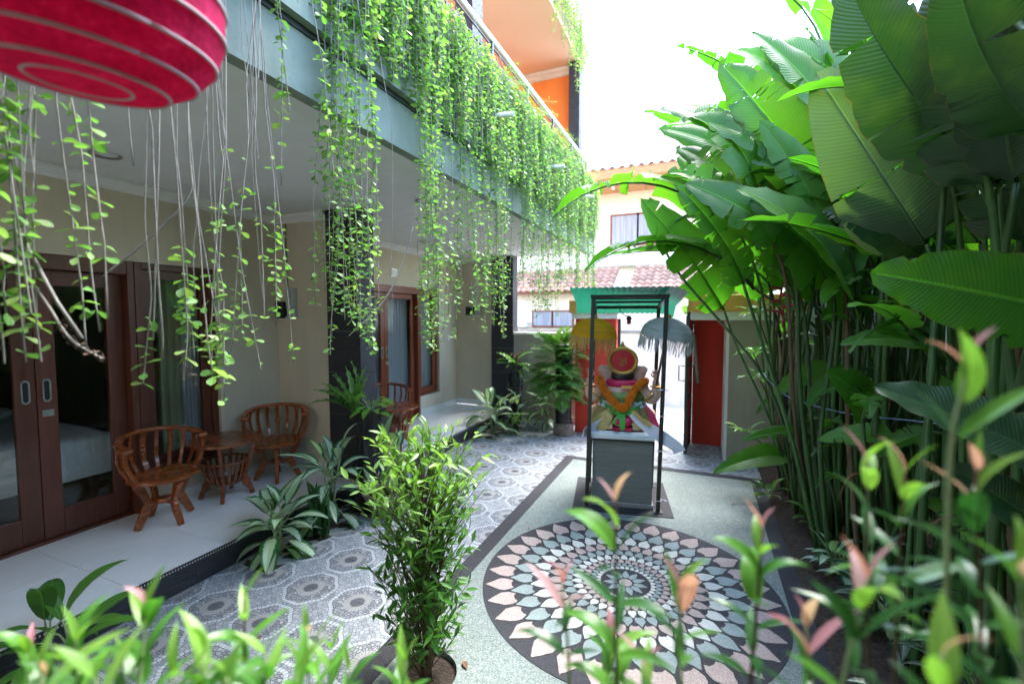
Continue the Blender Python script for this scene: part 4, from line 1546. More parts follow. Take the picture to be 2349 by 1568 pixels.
pad = MB()
pad.prism([tuple(W(x, y, 0))[:2] for x, y in ((-0.47, -0.44), (0.47, -0.44), (0.47, 0.46), (-0.47, 0.46))], -0.01, 0.006)
po = pad.build('pebble_pad', MT['blackpeb'])
po.parent = panel
t = thing('pedestal', 'grey combed plaster pedestal with white slab under the statue', 'pedestal', SHC, AZ)
q = dict(local=True)
MB().box(-0.285, 0.285, -0.285, 0.285, 0.004, 0.655).build('plinth', MT['ped'], t, bevel=0.004, **q)
MB().box(-0.300, 0.300, -0.300, 0.300, 0.0045, 0.05).build('base_kerb', MT['concrete'], t, bevel=0.008, **q)
MB().box(-0.297, 0.297, -0.297, 0.297, 0.655, 0.682).build('iron_band', MT['iron'], t, **q)
MB().box(-0.30, 0.30, -0.32, 0.31, 0.6822, 0.728).build('slab', MT['slab'], t, bevel=0.004, **q)
MB().box(-0.235, 0.225, -0.26, 0.25, 0.7282, 0.742).build('tray', MT['whiteplastic'], t, bevel=0.003, **q)
MB().box(-0.205, 0.205, -0.235, 0.23, 0.7422, 0.757).build('mat', MT['matting'], t, **q)

cn = thing('shrine_canopy', 'dark iron post canopy with green plastic sheet roof over the statue', 'canopy', SHC, AZ)
LEAN = 0.045
zf = {-1: 2.075, 1: 1.985}
for sx in (-1, 1):
    for sy in (-1, 1):
        b, tp = Vector((sx * 0.335, sy * 0.335, 0.006)), Vector((sx * 0.335 + LEAN, sy * 0.335, zf[sy]))
        MB().bar(b, tp, 0.036, 0.036).build('post', MT['iron'], cn, **q)
        MB().box(b.x - 0.04, b.x + 0.04, b.y - 0.04, b.y + 0.04, 0.0062, 0.014).build('foot_plate', MT['iron'], cn, **q)
for sy in (-1, 1):
    MB().bar((-0.36 + LEAN, sy * 0.3345, zf[sy] - 0.018), (0.36 + LEAN, sy * 0.3345, zf[sy] - 0.018), 0.034, 0.034).build('cross_bar', MT['iron'], cn, **q)
for sx in (-1, 1):
    MB().bar((sx * 0.3345 + LEAN, -0.32, zf[-1] - 0.02), (sx * 0.3345 + LEAN, 0.32, zf[1] - 0.02), 0.033, 0.033).build('side_bar', MT['iron'], cn, **q)
for yy in (-0.12, 0.1):
    z = 2.03 - 0.134 * yy
    MB().bar((-0.36 + LEAN, yy, z), (0.36 + LEAN, yy, z), 0.024, 0.024).build('purlin', MT['iron'], cn, **q)
P = []
ns = 60
for j in range(7):
    v = j / 6
    y = -0.47 + 0.98 * v
    P.append([(-0.55 + LEAN + 1.06 * i / ns, y, 2.118 - 0.135 * (y + 0.335) - 0.05 * max(0, (i / ns - 0.86) / 0.14) ** 1.5 - 0.10 * max(0, v - 0.86) / 0.14 + 0.006 * math.sin(i * 1.05 * 2)) for i in range(ns + 1)])
MB().grid(P).build('plastic_sheet', MT['greensheet'], cn, smooth=True, **q)
for z in (0.12, 0.6, 0.93, 1.18):
    MB().tube([(0.31, -0.36, z), (0.36, -0.36, z + 0.004), (0.365, -0.30, z + 0.002), (0.42, -0.33, z - 0.006)], 0.004, 6).build('tie_wire', MT['whiteplastic'], cn, **q)
bl = thing('red_bulb', 'small red bulb hanging on a wire under the green canopy', 'bulb', W(0.06, 0.05, 1.80))
w0 = W(0.06, 0.05, 1.80)
MB().tube([w0 + Vector((-0.10, 0, 0.19)), w0 + Vector((-0.09, 0, 0.12)), w0 + Vector((-0.04, 0, 0.075)), w0 + Vector((0, 0, 0.07))], 0.004, 6).build('wire', MT['black'], bl)
MB().lathe([(0.0, 0.075), (0.016, 0.072), (0.027, 0.05), (0.027, 0.035), (0.017, 0.03)], w0, 16).build('socket', MT['black'], bl, smooth=True, auto=40)
MB().lathe([(0.016, 0.03), (0.024, 0.012), (0.020, -0.006), (0.0, -0.016)], w0, 16).build('glass_bulb', MT['crimson'], bl, smooth=True)

st = thing('deity_statue', 'painted elephant headed seated statue with gold crown seen from behind', 'statue', W(0, 0, 0.757), AZ)


def blob(name, balls, tubes, mat, parent, voxel=0.011, smooth=6):
    mb = MB()
    for c, r in balls:
        mb.ball(c, r, 18, 12)
    for pts, rs in tubes:
        mb.tube(catmull(pts, 4), [x for x in np.interp(np.linspace(0, 1, 4 * (len(pts) - 1) + 1), np.linspace(0, 1, len(rs)), rs)], 12)
    o = mb.build(name, mat, parent, local=True)
    m = o.modifiers.new('remesh', 'REMESH')
    m.mode = 'VOXEL'
    m.voxel_size = voxel
    m.use_smooth_shade = True
    s = o.modifiers.new('smooth', 'SMOOTH')
    s.iterations = smooth
    s.factor = 0.5
    return o


balls = [((0, 0.02, 0.16), (0.20, 0.18, 0.15)), ((0, -0.01, 0.32), (0.175, 0.135, 0.16)), ((0, 0.03, 0.26), (0.17, 0.19, 0.15)), ((0, 0.0, 0.44), (0.085, 0.08, 0.08)),
         ((0, 0.03, 0.545), (0.112, 0.12, 0.12)), ((-0.165, -0.01, 0.40), (0.07, 0.07, 0.07)), ((0.165, -0.01, 0.40), (0.07, 0.07, 0.07)),
         ((-0.14, 0.0, 0.53), (0.075, 0.022, 0.085)), ((0.14, 0.0, 0.53), (0.075, 0.022, 0.085)), ((-0.185, -0.01, 0.57), (0.045, 0.018, 0.045)), ((0.185, -0.01, 0.57), (0.045, 0.018, 0.045)),
         ((-0.2, 0.16, 0.09), (0.12, 0.15, 0.08)), ((0.2, 0.16, 0.09), (0.12, 0.15, 0.08))]
tubes = []
for s in (-1, 1):
    tubes.append(([(s * 0.16, -0.01, 0.40), (s * 0.22, -0.025, 0.31), (s * 0.265, -0.02, 0.275), (s * 0.30, 0.0, 0.32), (s * 0.305, 0.02, 0.41), (s * 0.30, 0.03, 0.47)], [0.062, 0.06, 0.052, 0.046, 0.036, 0.030]))
    tubes.append(([(s * 0.15, 0.03, 0.36), (s * 0.22, 0.12, 0.26), (s * 0.20, 0.24, 0.24)], [0.055, 0.045, 0.035]))
tubes.append(([(0, 0.12, 0.53), (0, 0.20, 0.46), (0.01, 0.225, 0.36), (0.03, 0.22, 0.27), (0.08, 0.24, 0.25)], [0.07, 0.055, 0.045, 0.036, 0.028]))
blob('body', balls, tubes, MT['skin'], st, 0.010, 4)
for s in (-1, 1):                                           # hands with five fingers
    h = Vector((s * 0.30, 0.03, 0.475))
    hb = MB().ball(h + Vector((0, 0, 0.03)), (0.022, 0.016, 0.032), 10, 8)
    for k in range(4):
        a = -0.018 + 0.012 * k
        b = h + Vector((a, -0.002, 0.052))
        ln = (0.040, 0.047, 0.044, 0.034)[k]
        hb.tube([b, b + Vector((a * 0.4, -0.010, ln * 0.55)), b + Vector((a * 0.5, -0.026, ln))], [0.0075, 0.007, 0.005], 7)
    hb.tube([h + Vector((-s * 0.018, -0.004, 0.02)), h + Vector((-s * 0.036, -0.012, 0.038)), h + Vector((-s * 0.040, -0.02, 0.062))], [0.009, 0.008, 0.0055], 7)
    hb.build('hand', MT['hair'] if False else MT['skin'], st, smooth=True, **q)
    for (c, r) in (((s * 0.304, 0.018, 0.40), 0.045), ((s * 0.232, -0.026, 0.30), 0.064)):
        ring = [Vector(c) + Vector((math.cos(a) * r * (1 if r < 0.05 else 0.62), math.sin(a) * r, (0 if r < 0.05 else s * math.cos(a) * r * 0.7))) for a in [2 * PI * k / 20 for k in range(21)]]
        MB().tube(ring, 0.009, 6).build('bangle', MT['gold'], st, smooth=True, **q)
MB().ball((0, -0.035, 0.505), (0.105, 0.075, 0.075), 18, 12).build('hair', MT['hair'], st, smooth=True, **q)
# crown: domed cap with a round back plate and spire
cr = MB().lathe([(0.115, 0.60), (0.122, 0.62), (0.118, 0.66), (0.10, 0.72), (0.07, 0.765), (0.045, 0.785), (0.05, 0.795), (0.03, 0.81), (0.018, 0.822), (0.012, 0.84), (0.0, 0.865)], (0, 0.02, 0), 28).build('crown', MT['gold'], st, smooth=True, auto=50, **q)


def disc(mb, c, prof, n=36, m=0):
    """turned round plate facing -Y"""
    rows = [[(c[0] + r * math.cos(2 * PI * k / n), c[1] + y, c[2] + r * 1.04 * math.sin(2 * PI * k / n)) for k in range(n)] for r, y in prof]
    mb.grid(rows, m, True)
    return mb


disc(MB(), (0, -0.095, 0.665), [(0.0, 0.04), (0.132, 0.035), (0.138, 0.012), (0.132, -0.008), (0.118, -0.012), (0.104, -0.004), (0.102, 0.004)]).build('crown_plate', MT['gold'], cr, smooth=True, auto=50, **q)
disc(MB(), (0, -0.095, 0.665), [(0.103, 0.002), (0.06, -0.005), (0.0, -0.008)]).build('red_field', MT['crimson'], cr, smooth=True, **q)


def om(o, s, y):
    f = lambda pts: [Vector((o[0] + a * s, y, o[1] + b * s)) for a, b in pts]
    mb = MB()
    mb.tube(catmull(f([(-0.9, 0.75), (-0.6, 1.0), (-0.2, 0.85), (-0.15, 0.45), (-0.5, 0.2), (-0.1, 0.05), (0.05, -0.4), (-0.25, -0.85), (-0.75, -0.85), (-1.0, -0.5)]), 5), 0.0042, 6)
    mb.tube(catmull(f([(-0.1, 0.08), (0.3, 0.3), (0.75, 0.15), (0.9, -0.3), (0.6, -0.6)]), 5), 0.0042, 6)
    mb.tube(catmull(f([(0.2, 1.0), (0.5, 0.72), (0.9, 0.85), (1.05, 1.15)]), 5), 0.0038, 6)
    mb.ball(f([(0.62, 1.25)])[0], 0.0065, 8, 6)
    return mb


om((0, 0.655), 0.034, -0.106).build('om_symbol', MT['gold'], cr, smooth=True, **q)


def ruff(prof, a0, a1, n, z, amp, k, sx=1.0, sy=1.0, c=(0, 0)):
    """cloth wrapped round an axis"""
    rows = []
    for r, dz in prof:
        rows.append([(c[0] + sx * (r + amp * math.sin(k * a)) * math.cos(a), c[1] + sy * (r + amp * math.sin(k * a)) * math.sin(a), z + dz) for a in [a0 + (a1 - a0) * i / n for i in range(n + 1)]])
    return MB().grid(rows)


ruff([(0.12, 0.03), (0.155, 0.02), (0.165, -0.01), (0.15, -0.04)], 0, 2 * PI, 40, 0.445, 0.004, 9, 1.0, 0.80, (0, -0.01)).build('shawl', MT['magenta'], st, smooth=True, **q)
ruff([(0.165, 0.0), (0.182, -0.012), (0.185, -0.03)], -PI * 0.52, -PI * 0.1, 20, 0.425, 0.003, 12, 1.0, 0.80, (0, -0.02)).build('scarf_edge', MT['ochre'], st, smooth=True, **q)
ruff([(0.170, 0.03), (0.196, 0.0), (0.20, -0.04), (0.186, -0.07)], 0, 2 * PI, 48, 0.325, 0.004, 14, 1.03, 0.80, (0, -0.012)).build('bodice', MT['olive'], st, smooth=True, **q)
ruff([(0.185, 0.08), (0.205, 0.05), (0.222, 0.0)], 0, 2 * PI, 60, 0.20, 0.005, 17, 1.0, 0.82, (0, 0.0)).build('waist_cloth', MT['silver'], st, smooth=True, **q)
for s, a0, a1 in ((-1, -PI * 0.60, -PI * 1.1), (1, -PI * 0.40, PI * 0.1)):
    ruff([(0.196, 0.225), (0.225, 0.16), (0.262, 0.08), (0.30, 0.005)], a0, a1, 26, 0.0, 0.010, 11, 1.02, 0.86, (0, 0.0)).build('skirt_panel', MT['goldcloth'], st, smooth=True, **q)


def ribbon(pts, w, side, mat, name, th=0.004):
    p = catmull(pts, 6)
    mb = MB()
    n = len(p)
    ws = [np.interp(i / (n - 1), np.linspace(0, 1, len(w)), w) for i in range(n)] if isinstance(w, (list, tuple)) else w
    sweep(mb, p, side, list(ws) if not isinstance(ws, float) else ws, th)
    return mb.build(name, mat, st, smooth=True, auto=50, local=True)


ribbon([(-0.20, -0.06, 0.235), (-0.12, -0.155, 0.20), (0, -0.192, 0.185), (0.12, -0.155, 0.20), (0.20, -0.06, 0.235)], 0.045, (0, 0, 1), MT['green'], 'sash')
MB().ball((0, -0.205, 0.18), (0.042, 0.028, 0.034), 12, 8).build('knot', MT['green'], st, smooth=True, **q)
for s in (-1, 1):
    ribbon([(0.0, -0.205, 0.185), (s * 0.045, -0.225, 0.21), (s * 0.085, -0.222, 0.20), (s * 0.06, -0.215, 0.165), (0.0, -0.21, 0.175)], 0.05, (0, -0.2, 1), MT['green'], 'bow_loop')
ribbon([(-0.01, -0.215, 0.175), (-0.035, -0.235, 0.10), (-0.06, -0.24, 0.05)], [0.03, 0.075, 0.09], (1, 0, 0), MT['green'], 'sash_tail')
ribbon([(0.01, -0.22, 0.175), (0.0, -0.245, 0.08), (0.0, -0.25, -0.0)], [0.03, 0.05, 0.04], (1, 0, 0), MT['green'], 'sash_tail')
ribbon([(-0.04, -0.205, 0.205), (-0.12, -0.215, 0.15), (-0.19, -0.225, 0.06), (-0.23, -0.23, 0.005)], [0.04, 0.10, 0.15, 0.17], (0.8, 0, 0.55), MT['goldcloth'], 'brocade_tail')
ribbon([(-0.16, -0.2, 0.06), (-0.26, -0.24, 0.0), (-0.33, -0.30, -0.02), (-0.35, -0.335, -0.07)], [0.10, 0.12, 0.10, 0.05], (0.4, 0, 1), MT['silver'], 'cloth_tail')
ribbon([(0.05, -0.205, 0.19), (0.14, -0.235, 0.10), (0.25, -0.27, 0.02), (0.33, -0.30, -0.03), (0.44, -0.34, -0.10), (0.47, -0.35, -0.15)], [0.05, 0.08, 0.11, 0.12, 0.10, 0.10], (0.3, 0, 1), MT['silver'], 'cloth_tail')
ribbon([(0.07, -0.211, 0.205), (0.14, -0.245, 0.135), (0.24, -0.275, 0.06)], [0.03, 0.035, 0.035], (0.3, 0, 1), MT['goldcloth'], 'brocade_trim', 0.007)
ribbon([(0.18, -0.05, 0.22), (0.25, -0.09, 0.13), (0.29, -0.12, 0.03), (0.30, -0.13, 0.0)], [0.06, 0.07, 0.07, 0.06], (1, 0, 0.3), MT['magenta'], 'red_drape')
MB().lathe([(0.15, 0.02), (0.205, 0.05), (0.215, 0.09), (0.17, 0.14)], (0, -0.02, 0), 28).build('lotus_seat', MT['magenta'], st, smooth=True, **q)
for k in range(14):
    a = 2 * PI * k / 14
    d = Vector((math.cos(a), math.sin(a), 0))
    mb = MB()
    rows = []
    for i in range(7):
        u = i / 6
        r = 0.15 + 0.115 * u
        w = 0.052 * math.sin(PI * (0.15 + 0.85 * u)) ** 0.7 + 0.002
        tg = Vector((-d.y, d.x, 0))
        rows.append([Vector((0, -0.02, 0)) + d * r + tg * (w * v) + Vector((0, 0, 0.002 + 0.022 * (1 - u) + 0.012 * (1 - v * v))) for v in (-1, -0.5, 0, 0.5, 1)])
    mb.grid(rows)
    mb.build('lotus_petal', MT['magenta'], st, smooth=True, **q)
    mb = MB().ball((d.x * 0.195, -0.02 + d.y * 0.195, 0.075), (0.038, 0.038, 0.05), 10, 8)
    mb.build('lotus_bud', MT['magenta'], st, smooth=True, **q)

gr = thing('flower_garland', 'orange marigold garland hung round the statue neck', 'garland', W(0, 0, 0.757), AZ)
gp = catmull([(-0.185, 0.03, 0.43), (-0.205, -0.05, 0.47), (-0.17, -0.135, 0.39), (-0.10, -0.185, 0.285), (-0.03, -0.215, 0.225), (0.02, -0.222, 0.218), (0.05, -0.21, 0.27), (0.09, -0.175, 0.36), (0.15, -0.12, 0.44), (0.20, -0.05, 0.46), (0.19, 0.03, 0.43)], 8)
fm = MB()
fr = random.Random(3)
for k in range(26):
    v = Vector((fr.gauss(0, 1), fr.gauss(0, 1), fr.gauss(0, 1))).normalized()
    a = v.orthogonal().normalized() * 0.011
    b = v.cross(a)
    c = v * 0.018
    i0 = len(fm.v)
    fm.v += [tuple(c - a), tuple(c + b + v * 0.008), tuple(c + a), tuple(c - b + v * 0.010)]
    fm.f.append((i0, i0 + 1, i0 + 2, i0 + 3))
    fm.m.append(0)
fm.ball((0, 0, 0), 0.019, 8, 6)
fme = fm.mesh('blossom')
fme.materials.append(MT['marigold'])
for p in gp:
    for k in range(3):
        a = 2 * PI * k / 3 + random.random()
        inst('blossom', fme, gr, Matrix.Translation(p + Vector((math.cos(a) * 0.016, math.sin(a) * 0.010, math.sin(a) * 0.014))) @ Matrix.Rotation(random.random() * 6, 4, rv().normalized()))


st.scale = (1.10, 1.05, 1.0)
gr.scale = (1.10, 1.05, 1.0)


def parasol(label, base, top, R, cap, fringe, inner, tilt, H=0.17):
    """ceremonial parasol: scalloped dome with two rows of fringe on a slim pole"""
    t = thing('ceremonial_parasol', label, 'parasol', base)
    base, top = Vector(base), Vector(top)
    MB().tube([base, base.lerp(top, 0.5), top], 0.011, 8).build('pole', MT['twig'], t, smooth=True)
    M = Matrix.Translation(top - Vector(base)) @ Matrix.Rotation(tilt[0], 4, 'X') @ Matrix.Rotation(tilt[1], 4, 'Y')
    n = 48
    rows = []
    for k in range(9):
        u = k / 8
        r = R * math.sin(u * PI / 2 * 0.97) ** 0.9
        rows.append([(r * math.cos(2 * PI * j / n), r * math.sin(2 * PI * j / n), H * (math.cos(u * PI / 2) - 0.35) - 0.012 * (u ** 2) * abs(math.sin(4 * 2 * PI * j / n / 1.0))) for j in range(n)])
    o = MB().grid(rows, 0, True).build('dome', cap, t, smooth=True, local=True)
    o.matrix_local = M
    for k in range(8):
        a = 2 * PI * k / 8
        pts = [(rr_ * math.cos(a), rr_ * math.sin(a), z) for rr_, z in ((0.02, H * 0.55), (R * 0.5, H * 0.42), (R * 0.97, -H * 0.34))]
        r = MB().tube(pts, 0.005, 5).build('rib', MT['twig'], t, local=True)
        r.matrix_local = M
    mb = MB().ball((0, 0, H * 0.70), (0.018, 0.018, 0.03), 10, 8)
    r = mb.build('finial', MT['gold'], t, smooth=True, local=True)
    r.matrix_local = M
    vs = []
    for k in range(4):
        s = MB()
        for a in range(3):
            x = -0.012 + 0.012 * a + random.uniform(-0.003, 0.003)
            ln = random.uniform(0.10, 0.19)
            s.grid([[(x - 0.004, 0, 0), (x + 0.004, 0, 0)], [(x - 0.005, random.uniform(0, 0.012), -ln * 0.5), (x + 0.003, random.uniform(0, 0.012), -ln * 0.5)], [(x - 0.002, random.uniform(-0.01, 0.015), -ln), (x + 0.001, random.uniform(-0.01, 0.015), -ln * 0.97)]])
        me = s.mesh('fringe')
        me.materials.append(fringe)
        vs.append(me)
    for row, (f, z, cnt) in enumerate(((1.0, -H * 0.34, 40), (0.90, H * 0.02, 36), (0.72, H * 0.22, 28))):
        for k in range(cnt):
            a = 2 * PI * (k + random.random() * 0.4) / cnt
            off = 1.012 + 0.03 * row
            inst('fringe', vs[k % 4], t, M @ Matrix.Translation((R * f * off * math.cos(a), R * f * off * math.sin(a), z + 0.008 * row)) @ Matrix.Rotation(a + PI / 2, 4, 'Z') @ Matrix.Rotation(0.25 * (row > 0), 4, 'X') @ Matrix.Diagonal((1, 1, 1.0 - 0.25 * row, 1)))
    return t


MT['yellowcloth'] = m_sheer('yellow parasol cloth', (0.86, 0.50, 0.03), 0.0, 0.6)
MT['greycloth'] = m_sheer('grey parasol cloth', (0.52, 0.60, 0.56), 0.0, 0.5)
MT['strawfringe'] = m_sheer('straw fringe', (0.60, 0.46, 0.14), 0.0, 0.5)
MT['greyfringe'] = m_sheer('grey fringe', (0.46, 0.52, 0.49), 0.0, 0.4)
parasol('yellow ceremonial parasol with straw fringe tied to the left canopy post', W(-0.32, -0.06, 1.18), W(-0.285, -0.02, 1.74), 0.235, MT['yellowcloth'], MT['strawfringe'], None, (0.10, 0.12))
parasol('grey green ceremonial parasol with ragged fringe tied to the right canopy post', W(0.33, -0.06, 1.18), W(0.42, -0.10, 1.745), 0.245, MT['greycloth'], MT['greyfringe'], None, (0.12, 0.16))

# ------------------------------------------------------------------ paper lantern near the camera
def m_lantern():
    t = NT('crimson fibre paper')
    n1 = t.noise(t.coord(), 18, 6, 0.7)
    n2 = t.noise(t.coord(), 90, 4, 0.7)
    col = t.ramp(t.m('ADD', t.m('MULTIPLY', n1, 0.6), t.m('MULTIPLY', n2, 0.4)), [(0.35, (0.36, 0.006, 0.06)), (0.55, (0.66, 0.020, 0.15)), (0.75, (0.88, 0.10, 0.32))])
    t.set(col, 0.85, t.bump(n2, 0.6, 0.006), 0.2)
    tr = t.n.new('ShaderNodeBsdfTranslucent')
    t.l.new(col, tr.inputs[0])
    mx = t.n.new('ShaderNodeMixShader')
    mx.inputs[0].default_value = 0.5
    t.l.new(t.b.outputs[0], mx.inputs[1])
    t.l.new(tr.outputs[0], mx.inputs[2])
    t.l.new(mx.outputs[0], t.out.inputs[0])
    return t.mat


MT['lantern'] = m_lantern()
lc = dp(184, 186, 0.78)
ln_ = thing('paper_lantern', 'round crimson paper lantern with pale wire hoops hanging overhead', 'lantern', lc)
prof = [(0.0, -0.006), (0.07, -0.004), (0.125, 0.0), (0.168, 0.028), (0.199, 0.068), (0.214, 0.118), (0.214, 0.17), (0.199, 0.22), (0.168, 0.26), (0.125, 0.288), (0.075, 0.30)]
MB().lathe(prof, lc, 48, close=False).build('paper_shade', MT['lantern'], ln_, smooth=True, auto=12)
MT['hoop'] = simple('pale lantern wire', (0.52, 0.42, 0.46), 0.5, 0.1, 20, 0.05, 80, 0.001)
for r, z in prof[1:10]:
    ring = [lc + Vector((r * 1.006 * math.cos(a), r * 1.006 * math.sin(a), z)) for a in [2 * PI * k / 48 for k in range(49)]]
    MB().tube(ring, 0.0032, 6).build('wire_hoop', MT['hoop'], ln_, smooth=True)
MB().tube([lc + Vector((0, 0, 0.30)), lc + Vector((0, 0, 3.5 - lc.z))], 0.004, 6).build('cord', MT['black'], ln_)
MB().lathe([(0.0, 0.298), (0.08, 0.298), (0.08, 0.31), (0.0, 0.31)], lc, 24).build('top_cap', MT['twig'], ln_)
ax_ = Vector((-lc.y, lc.x, 0)).normalized()
for o_ in ln_.children:
    if o_.name.split('.')[0] != 'cord':
        o_.matrix_local = Matrix.Rotation(rad(-7), 4, ax_)

# added roof and walls out of view, shading the foreground; the lantern hangs here
shade_cover = thing('shade_roof', 'unseen roof and walls added to shade the foreground, carrying the lantern overhead', 'building', (0.4, -1.2, 0))
MB().box(-1.60, 3.2, -3.4, 0.62, 3.5, 3.62).build('ceiling', MT['ceiling'], shade_cover)
MB().box(-4.6, 3.2, -3.55, -3.4, -0.03, 5.4).build('back_wall', MT['wall'], shade_cover)
MB().box(3.2, 3.35, -3.4, 0.5, -0.03, 3.49).build('side_wall', MT['wall'], shade_cover)
MB().box(2.70, 3.19, 0.4, 0.499, -0.03, 3.49).build('side_wall', MT['wall'], shade_cover)

# ------------------------------------------------------------------ leaf materials
MT['vine'] = leafmat('vine leaf', (0.085, 0.22, 0.045), (0.20, 0.39, 0.10), (0.45, 0.53, 0.18), 0.38, 0.42)
MT['shrub'] = leafmat('shrub leaf', (0.038, 0.13, 0.022), (0.10, 0.26, 0.04), (0.34, 0.50, 0.09), 0.33, 0.35)
MT['fern'] = leafmat('fern leaf', (0.07, 0.21, 0.05), (0.16, 0.36, 0.08), (0.30, 0.46, 0.08), 0.4, 0.38)
MT['feather'] = leafmat('feathery fern', (0.16, 0.30, 0.07), (0.30, 0.46, 0.14), None, 0.6, 0.4, False)
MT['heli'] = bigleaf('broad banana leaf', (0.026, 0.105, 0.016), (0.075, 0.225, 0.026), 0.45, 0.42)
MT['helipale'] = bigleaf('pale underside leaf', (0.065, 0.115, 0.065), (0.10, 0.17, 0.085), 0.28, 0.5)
MT['helidarkshade'] = bigleaf('dark shaded banana leaf', (0.010, 0.040, 0.012), (0.022, 0.070, 0.018), 0.2, 0.45)  # darker banana leaf copy, shade of the upper right put into its colour
MT['dryleaf'] = simple('dry leaf', (0.17, 0.095, 0.05), 0.85, 0.35, 20, 0.5, 60, 0.004)
MT['aglao'] = variegated('silver striped leaf', (0.030, 0.12, 0.040), (0.40, 0.52, 0.39))
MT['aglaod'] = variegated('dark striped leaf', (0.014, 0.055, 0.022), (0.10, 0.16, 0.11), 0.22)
MT['plain'] = leafmat('glossy leaf', (0.04, 0.13, 0.025), (0.10, 0.25, 0.04), None, 0.3, 0.35)
MT['lime'] = leafmat('lime leaf', (0.12, 0.27, 0.04), (0.21, 0.38, 0.07), None, 0.35, 0.4)
MT['hedge'] = leafmat('hedge leaf', (0.045, 0.16, 0.025), (0.11, 0.28, 0.04), None, 0.3, 0.4)
MT['hedgedark'] = leafmat('dark hedge leaf', (0.020, 0.085, 0.02), (0.04, 0.13, 0.03), None, 0.3, 0.3)
MT['hedgered'] = leafmat('young red leaf', (0.40, 0.12, 0.17), (0.50, 0.31, 0.33), None, 0.35, 0.4)
MT['nest'] = leafmat('strap fern leaf', (0.10, 0.24, 0.05), (0.17, 0.34, 0.08), None, 0.35, 0.35)
MT['bract'] = simple('red bract', (0.42, 0.02, 0.06), 0.4, 0.2, 20, 0.1, 60, 0.002)
MT['bark'] = simple('dark ridged bark', (0.045, 0.042, 0.042), 0.9, 0.45, 9, 1.0, 26, 0.03, stretch=(2.2, 2.2, 0.5))


# ------------------------------------------------------------------ hanging vines
def strand(stem, fol, x, y, zt, zb, leafy, L=0.04, out=0.03, wob=0.012, dens=1.0, rs=random, young=0.25, thick=0.0022, swing=None, nodegap=0.028):
    p = Vector((x, y, zt))
    d = Vector((out, 0, -1)).normalized()
    pts = [p.copy()]
    drift = Vector((rs.uniform(-1, 1), rs.uniform(-1, 1), 0)) * wob
    n = max(3, int((zt - zb) / nodegap))
    ph = rs.uniform(0, PI)
    gap_ph, gap_f = rs.uniform(0, 6), rs.uniform(0.12, 0.4)
    for i in range(n):
        if rs.random() < 0.12:
            drift = Vector((rs.uniform(-1, 1), rs.uniform(-1, 1), 0)) * wob
        st_ = Vector((0, 0, -nodegap)) + drift * 0.5
        if i < 3:
            st_.x += out * 0.4
        if swing and i > n * 0.72:
            st_ += Vector(swing) * nodegap
        p = p + st_ * rs.uniform(0.75, 1.25)
        pts.append(p.copy())
        u = i / n
        a, b = leafy
        if a <= u <= b and rs.random() < dens and math.sin(i * gap_f + gap_ph) > -0.88:
            ph += PI / 2 + rs.uniform(-0.4, 0.4)
            for s in (0, PI):
                if rs.random() < 0.12:
                    continue
                t = ph + s
                dd = Vector((math.cos(t), math.sin(t), rs.uniform(-0.95, 0.5)))
                l = L * rs.uniform(0.5, 1.25)
                yv = rs.random() ** 3 * young * 3
                fol.add(p, dd, Vector((rs.uniform(-0.9, 0.9), rs.uniform(-0.9, 0.9), 1)), l, l * rs.uniform(0.24, 0.36), min(1, yv))
    stem.tube(pts[::2] + [pts[-1]], thick, 5, caps=False)
    return pts[-1]


def vine(label, y, width, zt, zb, n, leafy=(0.0, 1.0), L=0.04, x=-1.63, depth=0.06, dens=1.0, group=None, seed=0, jit=0.25, young=0.2, swing=None, thick=0.0022, fringe=0):
    rs = random.Random(seed + 100)
    t = thing('hanging_vine', label, 'vine', (x, y, zt), group=group)
    stem, fol = MB(), Foliage('obovate')
    for k in range(n):
        yy = y + rs.uniform(-width / 2, width / 2)
        zz = zb + abs(rs.gauss(0, 1)) * jit
        a = leafy[0] * rs.uniform(0.85, 1.1)
        strand(stem, fol, x + rs.uniform(-depth, depth), yy, zt + rs.uniform(-0.1, 0.05), min(zz, zt - 0.25), (a, leafy[1]), L, 0.03, 0.0065, dens, rs, young, thick, swing)
    for k in range(fringe):
        yy = y + rs.uniform(-width / 2, width / 2)
        strand(stem, fol, x + rs.uniform(-depth, depth), yy, zt + rs.uniform(-0.1, 0.05), zb + rs.uniform(0.0, 1.0) * (zt - zb) * 0.8, (2, 2), L, 0.03, 0.01, 0, rs, thick=0.0015)
    if not fol.P:
        fol.add((x, y, zb + 0.1), (0, 0, -1), (1, 0, 0), L, L * 0.3, 0)
    stem.build('stems', MT['stem'], t, smooth=True)
    fol.build('foliage', MT['vine'], t)
    return t


vine('leafy vine clump with pale stems hanging under the red lantern', 0.54, 0.24, 3.5, 1.70, 22, (0.42, 1.0), 0.037, jit=0.16, seed=1, dens=0.62, x=-1.62, fringe=3)
v_a = bpy.data.objects['hanging_vine']
MB().tube([dp(60, 560, 1.18), dp(130, 690, 1.16), dp(188, 775, 1.15)], 0.004, 6).build('bent_stem', MT['stem'], v_a, smooth=True)
sp_ = catmull([dp(40, 600, 1.2), dp(110, 700, 1.17), dp(160, 775, 1.15), dp(232, 822, 1.13)], 8)
MB().tube(sp_, 0.003, 6).build('bent_stem', MT['stem'], v_a, smooth=True)
ds = MB()
for k in range(70):
    p = sp_[random.randrange(12, len(sp_))] + rv(0.010)
    q = rv(0.008)
    ds.grid([[p, p + q], [p + rv(0.008), p + q + rv(0.006)]])
ds.build('dry_seed_spike', MT['twig'], v_a)
vine('thin single vine strand with a leaf tuft below the lantern', 0.80, 0.02, 3.4, 2.22, 1, (0.62, 0.82), 0.045, seed=2, x=-1.62)
